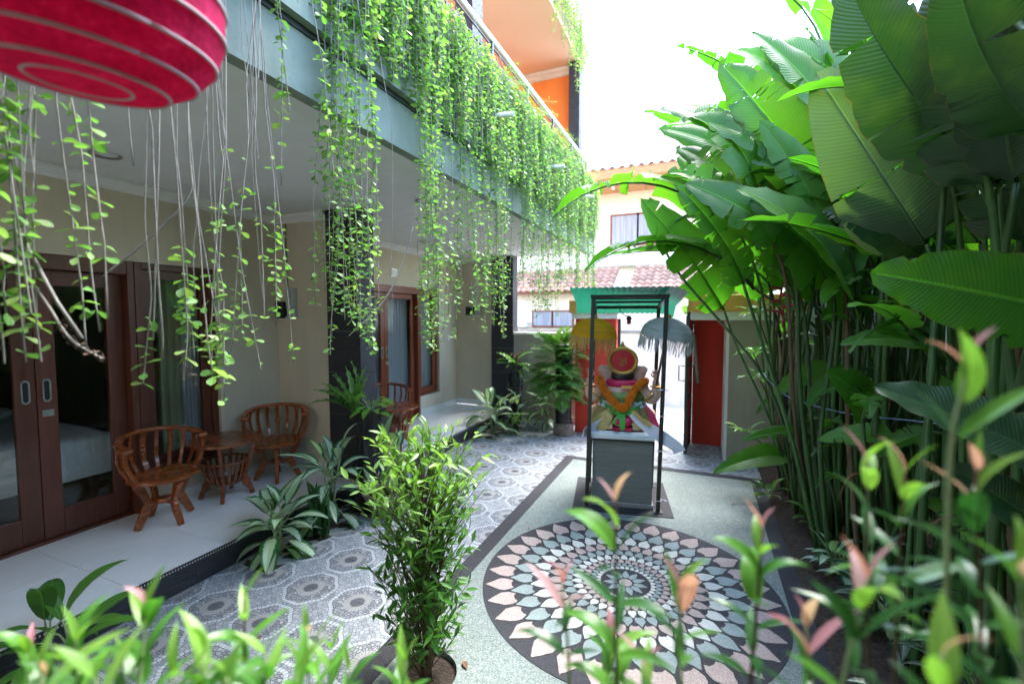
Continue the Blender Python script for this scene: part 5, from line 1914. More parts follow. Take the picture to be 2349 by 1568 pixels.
vine('bare stemmed vine with broad leafy tip hanging before the near window frame', 0.99, 0.14, 3.5, 1.60, 8, (0.78, 1.0), 0.043, jit=0.07, seed=3, dens=0.85, fringe=3)
v_b = [o for o in bpy.data.objects if o.get('label', '').startswith('bare stemmed vine with broad')][0]
MB().tube(catmull([dp(440, 380, 1.66), dp(432, 452, 1.66), dp(345, 545, 1.62), dp(236, 633, 1.58)], 6), 0.0035, 6).build('bent_stem', MT['stem'], v_b, smooth=True)
vine('bare stemmed vine with sparse leafy tips hanging before the beige wall', 1.21, 0.17, 3.6, 1.62, 9, (0.62, 1.0), 0.035, jit=0.14, seed=4, dens=0.5, fringe=4)
vine('lone bare vine stem hanging in front of the near sliding door', 0.895, 0.03, 3.4, 1.76, 2, (2, 2), 0.04, seed=5, x=-1.64, thick=0.003, jit=0.02)
vine('short leafy vine strand hanging over the porch ceiling beside bare stems', 1.42, 0.06, 3.9, 2.43, 3, (0.1, 1.0), 0.038, seed=6, dens=0.55)
vine('dense leafy vine clump hanging in front of the near black pillar', 1.78, 0.22, 4.0, 1.66, 18, (0.05, 1.0), 0.034, jit=0.16, seed=7, dens=0.95, fringe=2)
vine('twin tailed vine clump hanging before the far sliding door', 2.36, 0.12, 4.0, 1.66, 8, (0.05, 1.0), 0.034, jit=0.08, seed=8, dens=1.0, fringe=1)
v_c = [o for o in bpy.data.objects if o.get('label', '').startswith('twin tailed')][0]
MB().tube(catmull([dp(948, 520, 2.75), dp(925, 600, 2.7), dp(880, 690, 2.6), dp(800, 770, 2.5)], 6), 0.0035, 6).build('bent_stem', MT['stem'], v_c, smooth=True)
vine('narrow leafy vine tail hanging before the far casement window', 2.56, 0.14, 4.0, 1.64, 8, (0.05, 1.0), 0.034, jit=0.08, seed=9, dens=1.0, fringe=1)
vine('short vine tail hanging before the far fuse box', 3.02, 0.16, 4.0, 1.82, 10, (0.1, 1.0), 0.034, jit=0.16, seed=10, dens=0.95, fringe=1)
vine('vine clump with yellowing tips hanging before the far black pillar', 3.50, 0.22, 4.0, 1.68, 13, (0.1, 1.0), 0.034, jit=0.16, seed=11, dens=0.95, young=0.4, fringe=2)
for k, (y, zb) in enumerate(((4.15, 2.05), (4.65, 1.75), (5.1, 2.1), (5.7, 2.2), (6.3, 2.1), (6.9, 2.0))):
    vine('leafy vine tail hanging at the far end of the balcony', y, 0.28, 4.0, zb, 14, (0.0, 1.0), 0.035, jit=0.25, seed=20 + k, dens=0.95, group='vine tails at the far balcony end', fringe=3)
for k in range(14):
    y = 1.42 + 0.43 * k
    vine('bushy vine cascading over the balcony planter', y, 0.5, 3.95, (3.40, 3.2, 3.15, 3.1, 3.1, 3.05)[min(k, 5)], 70 if k else 24, (0.0, 1.0), 0.036, x=-1.65, depth=0.07, jit=0.24, seed=40 + k, dens=1.0, group='vines cascading over the balcony planter', young=0.35)
for k, (y, zb) in enumerate(((0.25, 3.0), (0.72, 3.05), (1.12, 2.98), (1.34, 3.1))):
    vine('sparse vine strands trailing over the grey green balcony front', y, 0.3, 4.0, zb, 7, (0.1, 1.0), 0.036, x=-1.62, depth=0.04, jit=0.25, seed=60 + k, dens=0.5, group='sparse vines on the balcony front')
for k in range(4):
    vine('pale vine hanging from the upper roof edge', 5.2 + 0.5 * k, 0.5, 6.4, 5.55 - 0.12 * k, 16, (0.0, 1.0), 0.04, x=-1.76, depth=0.08, jit=0.3, seed=70 + k, dens=0.9, group='vines on the upper roof edge', young=0.4)

for k in range(6):
    y = 3.9 + 0.55 * k
    t = thing('feathery_fern', 'wispy pale asparagus fern arching over the balcony railing', 'fern', (-1.85, y, 3.84), group='asparagus ferns along the railing')
    sm, fo = MB(), Foliage('lance')
    for q in range(16):
        a = random.uniform(-1.5, 1.5)
        ln = random.uniform(0.35, 0.65)
        d = Vector((math.cos(a), math.sin(a), 0))
        p0 = Vector((-1.85, y, 3.84))
        pts = [p0 + d * (ln * u * 0.75) + Vector((0, 0, 0.75 * ln * u * (1.25 - u * 1.0))) + rv(0.01) for u in [i / 9 for i in range(10)]]
        sm.tube(pts, 0.0018, 4, caps=False)
        for i in range(3, 10):
            for _ in range(9):
                fo.add(pts[i] + rv(0.02), rv() + d * 0.5, (0, 0, 1), random.uniform(0.02, 0.045), 0.0022)
    sm.build('stems', MT['petiole'], t)
    fo.build('foliage', MT['feather'], t)

# ------------------------------------------------------------------ banana and heliconia clumps on the right
sb = MB()
P = [[(0.68 + 1.83 * i / 16, -0.2 + 7.2 * j / 60, 0.0 + (random.uniform(0.0, 0.05) if 0 < i else 0)) for i in range(17)] for j in range(61)]
sb.grid(P)
tag(sb.build('garden_soil', MT['soil'], smooth=True), kind='structure')

HV = []
for k, (W_, ar, vf, te, dr) in enumerate(((0.17, 0.9, 0.30, 0, 0.4), (0.15, 1.3, 0.35, 9, 0.8), (0.19, 0.7, 0.25, 4, 0.5), (0.14, 1.6, 0.45, 12, 1.1), (0.16, 0.5, 0.40, 6, 0.6), (0.13, 1.0, 0.5, 16, 1.2))):
    HV.append(blade('banana_leaf', [MT['heli'], MT['greenstem']], 1.0, W_, ar, vf, te, 200 + k, 22, 3, (0.55, 0.62), 0.006, dr, 0.010, 0.10))
HVD = [blade('banana_leaf', [MT['helidarkshade'], MT['greenstem']], 1.0, W_, ar, vf, te, 230 + k, 22, 3, (0.55, 0.6), 0.010, dr, 0.010, 0.08) for k, (W_, ar, vf, te, dr) in enumerate(((0.2, 0.9, 0.35, 2, 0.4), (0.17, 1.2, 0.35, 7, 0.7), (0.2, 0.8, 0.3, 4, 0.5)))]
HVP = [blade('banana_leaf', [MT['helipale'], MT['greenstem']], 1.0, 0.20, 0.6, 0.2, 1, 250, 22, 3, (0.5, 0.55), 0.004, 0.4, 0.010)]

CL = []
for k, (cy, lab) in enumerate(((6.0, 'heliconia clump with thin stalks beside the taupe gate pier'), (5.1, 'heliconia clump carrying a red hanging flower'), (4.2, 'banana clump of crowded stalks behind the low glossy plant'),
                               (3.4, 'banana clump standing behind the dark striped ground plants'), (2.6, 'banana clump with big dark leaves overhead'), (1.6, 'banana plant whose broad bright leaf reaches low across the bed'))):
    CL.append((cy, thing('banana_clump', lab, 'banana plant', (1.5, cy, 0.02), group='banana clumps along the garden wall')))


def clump(y):
    return min(CL, key=lambda c: abs(c[0] - y))[1]


def stalk(t, g0, p1, dirn, r0=0.022, r1=0.010):
    """stalk from the soil to a leaf base, bending into the leaf"""
    g0, p1, dirn = Vector(g0), Vector(p1), Vector(dirn).normalized()
    h = (p1 - g0).length
    pts = catmull([g0, g0.lerp(p1, 0.35) + Vector((0, 0, 0.06 * h)), p1 - dirn * 0.22 * h + Vector((0, 0, 0.02 * h)), p1], 6)
    pts[0].z = -0.02
    n = len(pts)
    MB().tube(pts, [r0 + (r1 - r0) * i / (n - 1) for i in range(n)], 8).build('stalk', MT['drystalk'] if random.random() < 0.06 else MT['greenstem'], t, smooth=True)


def hleaf(b, t_, var, wide=1.0, up=(0, 0, 1), ground=None, pool=None, own=None, r=0.02):
    b, tp = Vector(b), Vector(t_)
    me, mt_ = (pool or HV)[var]
    own = own or clump(b.y)
    instw('leaf', me, own, chord(b, tp, up, mt_, wide))
    if ground is not False:
        gx, gy = ground if ground else (min(2.3, max(0.86, b.x + 0.25)), b.y + 0.1)
        stalk(own, (gx, gy, 0), b, (tp - b) * 0.5 + Vector((0, 0, 0.5 * (tp - b).length)), r, 0.011)


# leaves one can make out singly: base pixel + distance, tip pixel + distance, blade, width
for (bx, by, bd, tx, ty, td, v, w) in (
        (1690, 545, 4.7, 1268, 497, 4.2, 3, 0.72), (1700, 600, 4.6, 1372, 592, 4.3, 4, 0.85), (1730, 660, 4.4, 1342, 622, 4.2, 3, 0.8),
        (1720, 480, 4.6, 1497, 412, 4.3, 0, 0.8), (1640, 452, 4.2, 1818, 408, 3.9, 0, 0.9), (1660, 360, 5.0, 1472, 252, 4.8, 4, 0.7),
        (1855, 440, 4.2, 1725, -60, 4.4, 1, 0.75), (1815, 330, 4.3, 1545, 105, 4.3, 5, 0.9), (1790, 345, 4.4, 1695, 170, 4.4, 0, 1.0),
        (1790, 330, 4.0, 1560, 250, 4.0, 5, 1.1), (1800, 420, 4.3, 1500, 300, 4.6, 1, 0.8), (1850, 470, 4.1, 1560, 380, 4.4, 5, 0.9),
        (2110, 560, 2.9, 1800, 360, 2.9, 2, 0.9), (2130, 650, 2.8, 1690, 505, 3.0, 2, 0.7), (1970, 520, 3.2, 1700, 400, 3.4, 1, 0.8),
        (1900, 560, 3.8, 1640, 480, 3.8, 1, 0.8), (1960, 300, 3.6, 1870, 20, 3.6, 1, 0.9), (2040, 250, 3.4, 1960, -80, 3.4, 4, 0.9),
        (1870, 330, 3.9, 1840, 60, 3.9, 5, 0.9), (1760, 560, 4.4, 1560, 500, 4.4, 2, 0.9), (1880, 520, 4.2, 1760, 380, 4.1, 2, 0.9),
        (2070, 470, 3.0, 1930, 330, 3.0, 1, 0.9), (1980, 620, 3.3, 1885, 700, 3.0, 2, 0.9), (1960, 560, 3.5, 1955, 660, 3.2, 0, 1.1)):
    hleaf(dp(bx, by, bd), dp(tx, ty, td), v, w, r=0.013)

# fuller crown: overlapping broad blades above the stalks
rs = random.Random(77)
for k in range(120):
    u = rs.random()
    px, py = rs.uniform(1560, 2120), rs.uniform(-40, 560)
    if py > 60 + 1.05 * (2000 - px) and px < 1900 and False:
        continue
    if py < 420 - (px - 1500) * 0.95:
        continue
    d_ = rs.uniform(3.2, 5.0)
    b = dp(px + rs.uniform(60, 190), py + rs.uniform(60, 200), d_)
    e = dp(px - rs.uniform(60, 140), py - rs.uniform(40, 130), d_ + rs.uniform(-0.3, 0.3))
    if e.z > 4.6:
        continue
    hleaf(b, e, rs.choice((0, 1, 1, 2, 3, 4, 5)), rs.uniform(1.0, 1.5), (rs.uniform(-0.7, 0.3), rs.uniform(-1.6, -0.3), 0.7), ground=(min(2.3, max(0.9, b.x + rs.uniform(0.0, 0.4))), b.y + rs.uniform(-0.2, 0.2)), r=0.018)
hleaf(dp(2125, 560, 2.5), dp(1872, 165, 2.5), 0, 1.15, (-0.6, -1, 0.3), pool=HVP)
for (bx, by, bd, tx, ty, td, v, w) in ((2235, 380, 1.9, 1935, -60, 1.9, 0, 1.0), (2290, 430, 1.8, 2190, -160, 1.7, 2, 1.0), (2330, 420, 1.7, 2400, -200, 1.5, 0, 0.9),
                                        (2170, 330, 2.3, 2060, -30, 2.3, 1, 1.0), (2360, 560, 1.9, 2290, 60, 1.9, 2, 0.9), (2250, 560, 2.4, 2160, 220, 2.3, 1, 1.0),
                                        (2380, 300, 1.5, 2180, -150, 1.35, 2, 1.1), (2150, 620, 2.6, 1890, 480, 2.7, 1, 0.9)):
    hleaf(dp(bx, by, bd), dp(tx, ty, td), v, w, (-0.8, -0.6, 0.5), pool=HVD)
# low bright leaf and its dark neighbour reaching in from the right
FL = [blade('banana_leaf', [MT['heli'], MT['petiole']], 1.0, 0.23, 0.35, 0.10, 0, 301, 34, 5, (0.62, 0.5), 0.012, 0.3, 0.008, 0.12), blade('banana_leaf', [MT['helidarkshade'], MT['petiole']], 1.0, 0.20, 0.35, 0.30, 0, 302, 34, 5, (0.62, 0.5), 0.010, 0.3, 0.008, 0.10)]
hleaf(dp(2540, 735, 1.35), dp(1996, 625, 1.55), 0, 1.05, (-0.55, -1.0, 0.25), pool=FL, own=CL[5][1], ground=(1.35, 1.3))
hleaf(dp(2540, 1120, 1.30), dp(2005, 885, 1.6), 1, 1.0, (-0.3, -0.6, 0.9), pool=FL, own=CL[5][1], ground=(1.4, 1.4))
hleaf(dp(2560, 1330, 1.25), dp(2165, 1060, 1.5), 1, 1.0, (-0.3, -0.7, 0.8), pool=FL, own=CL[5][1], ground=(1.3, 1.2))
# young low leaves among the stalks
for (bx, by, bd, tx, ty, td, v, w) in ((1985, 955, 3.2, 1895, 850, 3.0, 0, 1.9), (2110, 790, 2.6, 1925, 790, 2.6, 0, 1.0), (2160, 800, 2.5, 2010, 760, 2.4, 2, 1.2), (1800, 1045, 4.4, 1635, 1085, 4.2, 0, 0.9),
                                        (1830, 985, 4.0, 1700, 1010, 3.9, 4, 0.7), (1860, 690, 4.0, 1750, 620, 4.0, 0, 0.9), (1840, 720, 4.2, 1770, 700, 4.1, 2, 0.9), (2180, 690, 2.8, 2060, 560, 2.8, 2, 1.0)):
    hleaf(dp(bx, by, bd), dp(tx, ty, td), v, w, (-0.2, -0.8, 0.6))
# crowns added overhead, mostly out of view, to darken the leaves below
rs = random.Random(91)
for k in range(76):
    b = Vector((rs.uniform(0.9, 2.4), rs.uniform(0.3, 3.0), rs.uniform(2.75, 3.5)))
    e = b + Vector((rs.uniform(-0.8, 0.1), rs.uniform(-0.3, 0.7), rs.uniform(0.2, 0.7)))
    if e.x < 0.5:
        e.x = 0.5
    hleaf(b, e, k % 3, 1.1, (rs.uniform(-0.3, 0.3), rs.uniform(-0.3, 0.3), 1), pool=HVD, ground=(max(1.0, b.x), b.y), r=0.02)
# the crowd of stalks with leaves above
rs = random.Random(5)
for k in range(120):
    x, y = rs.uniform(0.90, 2.3), rs.uniform(2.5, 6.25)
    if y < 3.2 and x < 1.2:
        x += 0.45
    t = clump(y)
    h = rs.uniform(2.0, 3.0)
    ln = Vector((rs.gauss(-0.08, 0.12), rs.gauss(-0.02, 0.12), 0))
    tp = Vector((x, y, 0)) + ln * h * 0.6 + Vector((0, 0, h))
    stalk(t, (x, y, 0), tp, ln * 1.5 + Vector((0, 0, 1)), rs.uniform(0.010, 0.030), 0.008)
    if k % 3 != 2:
        a = rs.uniform(PI * 0.55, PI * 1.6)
        L = rs.uniform(0.6, 1.05)
        up = rs.uniform(0.0, 0.9)
        d = Vector((math.cos(a), math.sin(a), 0)) * math.sqrt(max(0.05, 1 - up * up)) + Vector((0, 0, up))
        if (tp + d * L).x < 0.25 and (tp + d * L).z < 2.7:
            d.x = abs(d.x) * 0.3
        hleaf(tp, tp + d * L, rs.randrange(6), rs.uniform(0.75, 1.05), (rs.uniform(-0.4, 0.4), rs.uniform(-0.4, 0.4), 1), ground=False, own=t)
rs = random.Random(63)
for k in range(46):                                        # leaves at all heights between the stalks
    b = Vector((rs.uniform(0.85, 1.5), rs.uniform(2.9, 6.1), rs.uniform(0.5, 2.1)))
    a = rs.uniform(PI * 0.7, PI * 1.55)
    L = rs.uniform(0.28, 0.55)
    e = b + Vector((math.cos(a) * 0.8, math.sin(a) * 0.8, rs.uniform(-0.75, 0.35))) * L
    e.x = max(e.x, 0.62)
    hleaf(b, e, rs.randrange(6), rs.uniform(1.0, 1.4), (rs.uniform(-0.6, 0.2), rs.uniform(-0.8, 0.2), 0.7), ground=(b.x + rs.uniform(0.0, 0.2), b.y + rs.uniform(-0.1, 0.1)), r=0.012)
rs = random.Random(64)
for k in range(26):                                        # dry sheaths and hanging dead leaves
    x, y = rs.uniform(0.95, 2.0), rs.uniform(2.8, 6.0)
    z = rs.uniform(0.5, 2.3)
    me, mt_ = DRY[k % 2] if k else (None, None)
    if k == 0:
        DRY = [blade('dry_leaf', MT['dryleaf'], 1.0, 0.06, 1.8, 0.7, 5, 320 + i, 12, 2, (0.6, 0.7), 0.02, 1.2) for i in range(2)]
        me, mt_ = DRY[0]
    b = Vector((x, y, z))
    instw('dry_leaf', me, clump(y), chord(b, b + Vector((rs.uniform(-0.1, 0.1), rs.uniform(-0.1, 0.1), -rs.uniform(0.15, 0.45))), (rs.uniform(-1, 1), rs.uniform(-1, 1), 0.2), mt_, 1.0))
dd = dp(2100, 470, 2.6)
for k in range(4):
    b = dd + Vector((-0.10 + 0.07 * k, 0.05 * k, -0.03 * k))
    instw('dry_leaf', DRY[k % 2][0], clump(2.6), chord(b, b + Vector((0.03, 0.0, -0.2)), (-0.5, -1, 0.2), DRY[k % 2][1], 1.4))

fc = dp(1790, 700, 4.0)
ft = thing('heliconia_flower', 'hanging red heliconia flower with pointed bracts among the green stalks', 'flower', fc)
pts = catmull([fc + Vector((0.05, 0.1, 0.34)), fc + Vector((0.02, 0.03, 0.2)), fc + Vector((0, 0, 0.06)), fc + Vector((0.03, 0, -0.08)), fc + Vector((0.02, 0, -0.2))], 5)
MB().tube(pts, 0.006, 6).build('flower_stem', MT['bract'], ft, smooth=True)
for k in range(6):
    s = -1 if k % 2 else 1
    p = pts[5 + 2 * k]
    e = p + Vector((s * random.uniform(0.10, 0.19), -0.05, random.uniform(-0.07, 0.03)))
    MB().tube(catmull([p, p.lerp(e, 0.4) + Vector((0, 0, 0.02)), e], 4), [0.012, 0.014, 0.013, 0.012, 0.011, 0.009, 0.006, 0.004, 0.001], 6).build('bract', MT['bract'], ft, smooth=True)

bc = catmull([on(1745, 850, 0, 0.62), dp(1800, 905, 4.2), dp(1930, 945, 3.4), dp(2100, 965, 2.7), dp(2260, 985, 2.2)], 8)
tag(MB().tube(bc, 0.004, 6).build('blue_cord', simple('blue nylon cord', (0.25, 0.36, 0.62), 0.5, 0.2, 60, 0.3, 200, 0.002), smooth=True), 'thin blue cord strung through the banana stalks to the gate pier', 'cord')


# ------------------------------------------------------------------ leafy pot and border plants
def petleaf(t, base, node, tip, me, mt_, up, wide=1.0, r=0.004, pm=None):
    """leaf on its own stalk"""
    base, node = Vector(base), Vector(node)
    mid = base.lerp(node, 0.5) + Vector((0, 0, 0.02))
    MB().tube(catmull([base, mid, node], 4), [r * 1.4] * 3 + [r * 1.1] * 3 + [r] * 3, 6).build('leaf_stalk', pm or MT['petiole'], t, smooth=True)
    instw('leaf', me, t, chord(node, tip, up, mt_, wide))


AG = [blade('silver_leaf', MT['aglao'], 1.0, 0.205, ar, vf, 0, 400 + k, 12, 3, (0.72, 0.95), 0.006, 0.3) for k, (ar, vf) in enumerate(((0.9, 0.3), (1.4, 0.35), (0.5, 0.25)))]
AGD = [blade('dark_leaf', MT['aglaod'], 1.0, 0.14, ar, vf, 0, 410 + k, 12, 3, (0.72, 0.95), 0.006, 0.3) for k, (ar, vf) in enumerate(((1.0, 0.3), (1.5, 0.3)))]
PL = [blade('plain_leaf', MT['plain'], 1.0, 0.17, ar, vf, 0, 420 + k, 10, 2, (0.8, 0.9), 0.004, 0.3) for k, (ar, vf) in enumerate(((0.8, 0.3), (1.3, 0.3)))]
LM = [blade('lime_leaf', MT['lime'], 1.0, 0.15, ar, vf, 0, 430 + k, 10, 2, (0.8, 0.9), 0.004, 0.3) for k, (ar, vf) in enumerate(((0.8, 0.3), (1.3, 0.3)))]


def rosette(t, c, n, L, h, spread, pool, seed=0, low=0.0, high=1.25, stems=3, wide=1.0, amin=0, amax=2 * PI):
    """leaves spiralling up a few short stems; low and high are the leaf elevations at bottom and top"""
    rs = random.Random(seed)
    c = Vector(c)
    bases = []
    for k in range(stems):
        a = 2 * PI * k / stems + rs.random()
        e = c + Vector((math.cos(a) * spread, math.sin(a) * spread, h * rs.uniform(0.75, 1.0)))
        pts = catmull([c + Vector((math.cos(a) * 0.02, math.sin(a) * 0.02, -0.01)), c.lerp(e, 0.5) + Vector((0, 0, 0.03)), e], 5)
        MB().tube(pts, [0.011 - 0.004 * i / (len(pts) - 1) for i in range(len(pts))], 7).build('stem', MT['petiole'], t, smooth=True)
        bases.append(pts)
    for k in range(n):
        u = (k + 0.5) / n
        pts = bases[k % stems]
        b = pts[min(len(pts) - 1, int(len(pts) * (0.25 + 0.75 * u)))]
        a = amin + (k * 2.399 + rs.uniform(-0.3, 0.3)) % (amax - amin)
        el = low + (high - low) * u ** 1.3 + rs.uniform(-0.2, 0.2)
        d = Vector((math.cos(a) * math.cos(el), math.sin(a) * math.cos(el), math.sin(el)))
        l = L * rs.uniform(0.75, 1.15)
        node = b + d * l * 0.35 + Vector((0, 0, 0.02))
        el2 = el - 0.35
        d2 = Vector((math.cos(a) * math.cos(el2), math.sin(a) * math.cos(el2), math.sin(el2)))
        me, mt_ = pool[k % len(pool)]
        petleaf(t, b, node, node + d2 * l, me, mt_, Vector((0, 0, 1)) - d2 * 0.3, wide * rs.uniform(0.85, 1.15))


AGG = 'silver striped foliage plants along the porch'
t = thing('silver_leaf_plant', 'silver striped leafy plant at the near end of the porch soil strip', 'plant', (-3.03, 2.45, 0), group=AGG)
rosette(t, (-3.03, 2.45, 0), 34, 0.27, 0.32, 0.05, AG, 1, -0.5, 1.4, 3)
t = thing('silver_leaf_plant', 'taller silver striped plant between the porch step and weathered bowl', 'plant', (-3.04, 3.0, 0), group=AGG)
rosette(t, (-3.04, 3.0, 0), 26, 0.30, 0.62, 0.10, AG, 2, -0.4, 1.35, 3)
t = thing('silver_leaf_plant', 'silver striped plant sprouting by the bark stump', 'plant', (-2.98, 3.75, 0), group=AGG)
rosette(t, (-2.98, 3.78, 0), 12, 0.30, 0.5, 0.06, AG, 3, 0.2, 1.4, 2)
t = thing('silver_leaf_plant', 'silver striped plant on pale ringed stems at the far soil strip', 'plant', (-3.0, 6.35, 0), group=AGG)
rosette(t, (-3.0, 6.35, 0), 24, 0.34, 0.52, 0.10, AG, 4, -0.2, 1.35, 3)
t = thing('silver_leaf_plant', 'silver striped plant with drooping leaves at the foot of the tall fern planter', 'plant', (-2.35, 7.1, 0), group=AGG)
rosette(t, (-2.35, 7.1, 0.0), 22, 0.34, 0.45, 0.16, AG, 5, -0.7, 1.2, 3)
t = thing('silver_leaf_plant', 'silver striped plant behind the spider plant', 'plant', (-2.85, 6.85, 0), group=AGG)
rosette(t, (-2.85, 6.85, 0.0), 14, 0.30, 0.40, 0.10, AG, 6, 0.0, 1.2, 2)
t = thing('silver_leaf_plant', 'broad leaved plant at the porch step by the blurred hedge', 'plant', (-2.95, 1.1, 0), group=AGG)
rosette(t, (-2.98, 1.13, 0.0), 14, 0.28, 0.30, 0.05, PL, 7, 0.0, 1.3, 2)
t = thing('strap_leaf_plant', 'dark upright strap leaves growing under the taller silver plant', 'plant', (-2.97, 2.8, 0))
SNK = [blade('strap_leaf', MT['hedgedark'], 1.0, 0.06, 0.5, 0.4, 0, 440, 10, 2, (0.6, 0.6), 0.01, 0.2)]
for k in range(14):
    b = Vector((-2.97 + random.uniform(-0.08, 0.08), 2.80 + random.uniform(-0.12, 0.12), -0.01))
    instw('leaf', SNK[0][0], t, chord(b, b + Vector((random.uniform(-0.14, 0.14), random.uniform(-0.14, 0.14), random.uniform(0.3, 0.5))), rv() + Vector((0, 0, 0.2)), SNK[0][1], 1.0))
t = thing('spider_plant', 'yellow green spider plant arching beside the far silver plant', 'plant', (-2.72, 6.62, 0))
SPD = [blade('arching_leaf', MT['lime'], 1.0, 0.028, 2.3, 0.4, 0, 445, 12, 1, (0.6, 0.5), 0.0, 0.2)]
for k in range(34):
    a = random.uniform(0, 2 * PI)
    b = Vector((-2.72, 6.62, 0.10)) + rv(0.02)
    e = b + Vector((math.cos(a), math.sin(a), 0)) * random.uniform(0.15, 0.3) + Vector((0, 0, random.uniform(0.0, 0.22)))
    instw('leaf', SPD[0][0], t, chord(b, e, (0, 0, 1), SPD[0][1], 1.2))
MB().lathe([(0.0, -0.01), (0.05, -0.01), (0.04, 0.11), (0.0, 0.13)], (-2.72, 6.62, 0), 10).build('root_tuft', MT['soil'], t)

t = thing('bowl_planter', 'weathered concrete bowl planter behind the small shrub', 'planter', (-2.72, 3.42, 0))
MB().lathe([(0.0, 0.0), (0.13, 0.0), (0.15, 0.02), (0.20, 0.10), (0.235, 0.19), (0.25, 0.20), (0.25, 0.225), (0.225, 0.225), (0.21, 0.18), (0.0, 0.17)], (-2.72, 3.42, 0), 36).build('bowl', MT['pot'], t, smooth=True, auto=40)
MB().lathe([(0.0, 0.19), (0.21, 0.185)], (-2.72, 3.42, 0), 24, close=False).build('planter_soil', MT['soil'], t)
rs = random.Random(9)


def bush(t, base, crown, nshoot, nleaf, L, mat, seed, stemr=0.004, ymin=0.6, trunk=None, leafw=0.17, bare=0.1):
    """woody shoots that end in tufts of narrow leaves; crown(h) gives the radius at height fraction h"""
    rs = random.Random(seed)
    base = Vector(base)
    st_, fo = MB(), Foliage('lance')
    H = crown['h']
    for k in range(nshoot):
        h = bare + (1 - bare) * rs.random() ** (0.66 if trunk else 0.8)
        R = np.interp(h, crown['t'], crown['r'])
        a = rs.uniform(0, 2 * PI)
        q = rs.random() ** 0.45
        tip = base + Vector((math.cos(a) * R * q, math.sin(a) * R * q, h * H))
        org = base + Vector((rs.uniform(-0.02, 0.02), rs.uniform(-0.02, 0.02), max(0.0, h * H - rs.uniform(0.25, 0.5) * H * 0.8)))
        mid = org.lerp(tip, 0.55) + Vector((0, 0, 0.02)) + rv(0.015)
        pts = catmull([org, mid, tip], 6)
        st_.tube(pts, [stemr * (1 - 0.6 * i / (len(pts) - 1)) for i in range(len(pts))], 5, caps=False)
        age = max(0.0, min(1.0, (h - ymin) / max(0.01, 1 - ymin))) * (0.3 + 0.7 * q)
        for i in range(nleaf):
            u = 1 - 0.75 * (i / nleaf)
            p = pts[min(len(pts) - 1, int(u * (len(pts) - 1)))] + rv(0.006)
            d = (pts[-1] - pts[-3]).normalized() * rs.uniform(0.4, 1.0) + rv(0.85)
            l = L * rs.uniform(0.7, 1.2)
            yv = age * (1 - 0.6 * i / nleaf) * rs.uniform(0.3, 1.0)
            fo.add(p, d, Vector((0, 0, 1)) + rv(0.5), l, l * leafw, yv)
    if trunk:
        for pts in trunk:
            st_.tube(catmull(pts, 5), [0.012 * (1 - 0.5 * i / (5 * (len(pts) - 1))) for i in range(5 * (len(pts) - 1) + 1)], 7)
    st_.build('branches', MT['twig'], t, smooth=True)
    fo.build('foliage', mat, t)


t = thing('strap_leaf_plant', 'upright striped leaves sprouting from the weathered bowl', 'plant', (-2.72, 3.42, 0.18))
for k in range(12):
    b_ = Vector((-2.72 + random.uniform(-0.08, 0.08), 3.42 + random.uniform(-0.08, 0.08), 0.17))
    instw('leaf', AG[2][0], t, chord(b_, b_ + Vector((random.uniform(-0.2, 0.2), random.uniform(-0.16, 0.16), random.uniform(0.28, 0.5))), rv() + Vector((0, 0, 0.2)), AG[2][1], 0.7))


t = thing('small_shrub', 'slender leafy shrub with reddish trunk growing from the round soil pit', 'shrub', (pit[0], pit[1], -0.05))
b = Vector((pit[0], pit[1], -0.05))
tr = [[b, b + Vector((0.01, 0.0, 0.5)), b + Vector((-0.01, 0.02, 1.0))]] + [[b + Vector((0.01 * k, 0, 0)), b + Vector((0.05 * math.cos(k * 2.1), 0.05 * math.sin(k * 2.1), 0.4)), b + Vector((0.13 * math.cos(k * 2.1), 0.13 * math.sin(k * 2.1), 0.75))] for k in range(5)]
bush(t, b, dict(h=1.36, t=[0, 0.2, 0.45, 0.62, 0.75, 0.88, 1.0], r=[0.12, 0.23, 0.29, 0.29, 0.35, 0.37, 0.24]), 205, 9, 0.072, MT['shrub'], 33, 0.0035, 0.62, tr, 0.15, 0.16)

# bark stump with ferns before the near pillar
SP = Vector((-2.97, 3.47, 0.0))
t = thing('bark_stump', 'dark ridged tree stump standing against the near black pillar', 'stump', SP)
P = []
for k in range(16):
    z = 1.0 * k / 15
    r0 = 0.135 + 0.02 * math.sin(z * 5 + 1) + (0.04 * (1 - z * 5) if z < 0.2 else 0) + (0.015 if z > 0.85 else 0)
    P.append([SP + Vector(((r0 + 0.014 * math.sin(9 * a + z * 2) + random.uniform(-0.006, 0.006)) * math.cos(a), (r0 + 0.014 * math.sin(9 * a + z * 2) + random.uniform(-0.006, 0.006)) * math.sin(a), z - 0.02)) for a in [2 * PI * j / 40 for j in range(40)]])
P.append([SP + (p - SP) * 0.3 + Vector((0, 0, 0.67)) for p in P[-1]])
MB().grid(P, 0, True).build('trunk', MT['bark'], t, smooth=True)
t = thing('nest_fern', 'birds nest fern with wavy strap fronds on the bark stump', 'fern', (-3.05, 3.36, 0.95))
NF = [blade('frond', MT['nest'], 1.0, 0.085, ar, 0.5, 0, 450 + k, 22, 2, (0.85, 0.8), 0.022, 0.2) for k, ar in enumerate((0.5, 0.9, 1.3))]
c = Vector((-3.05, 3.34, 0.93))
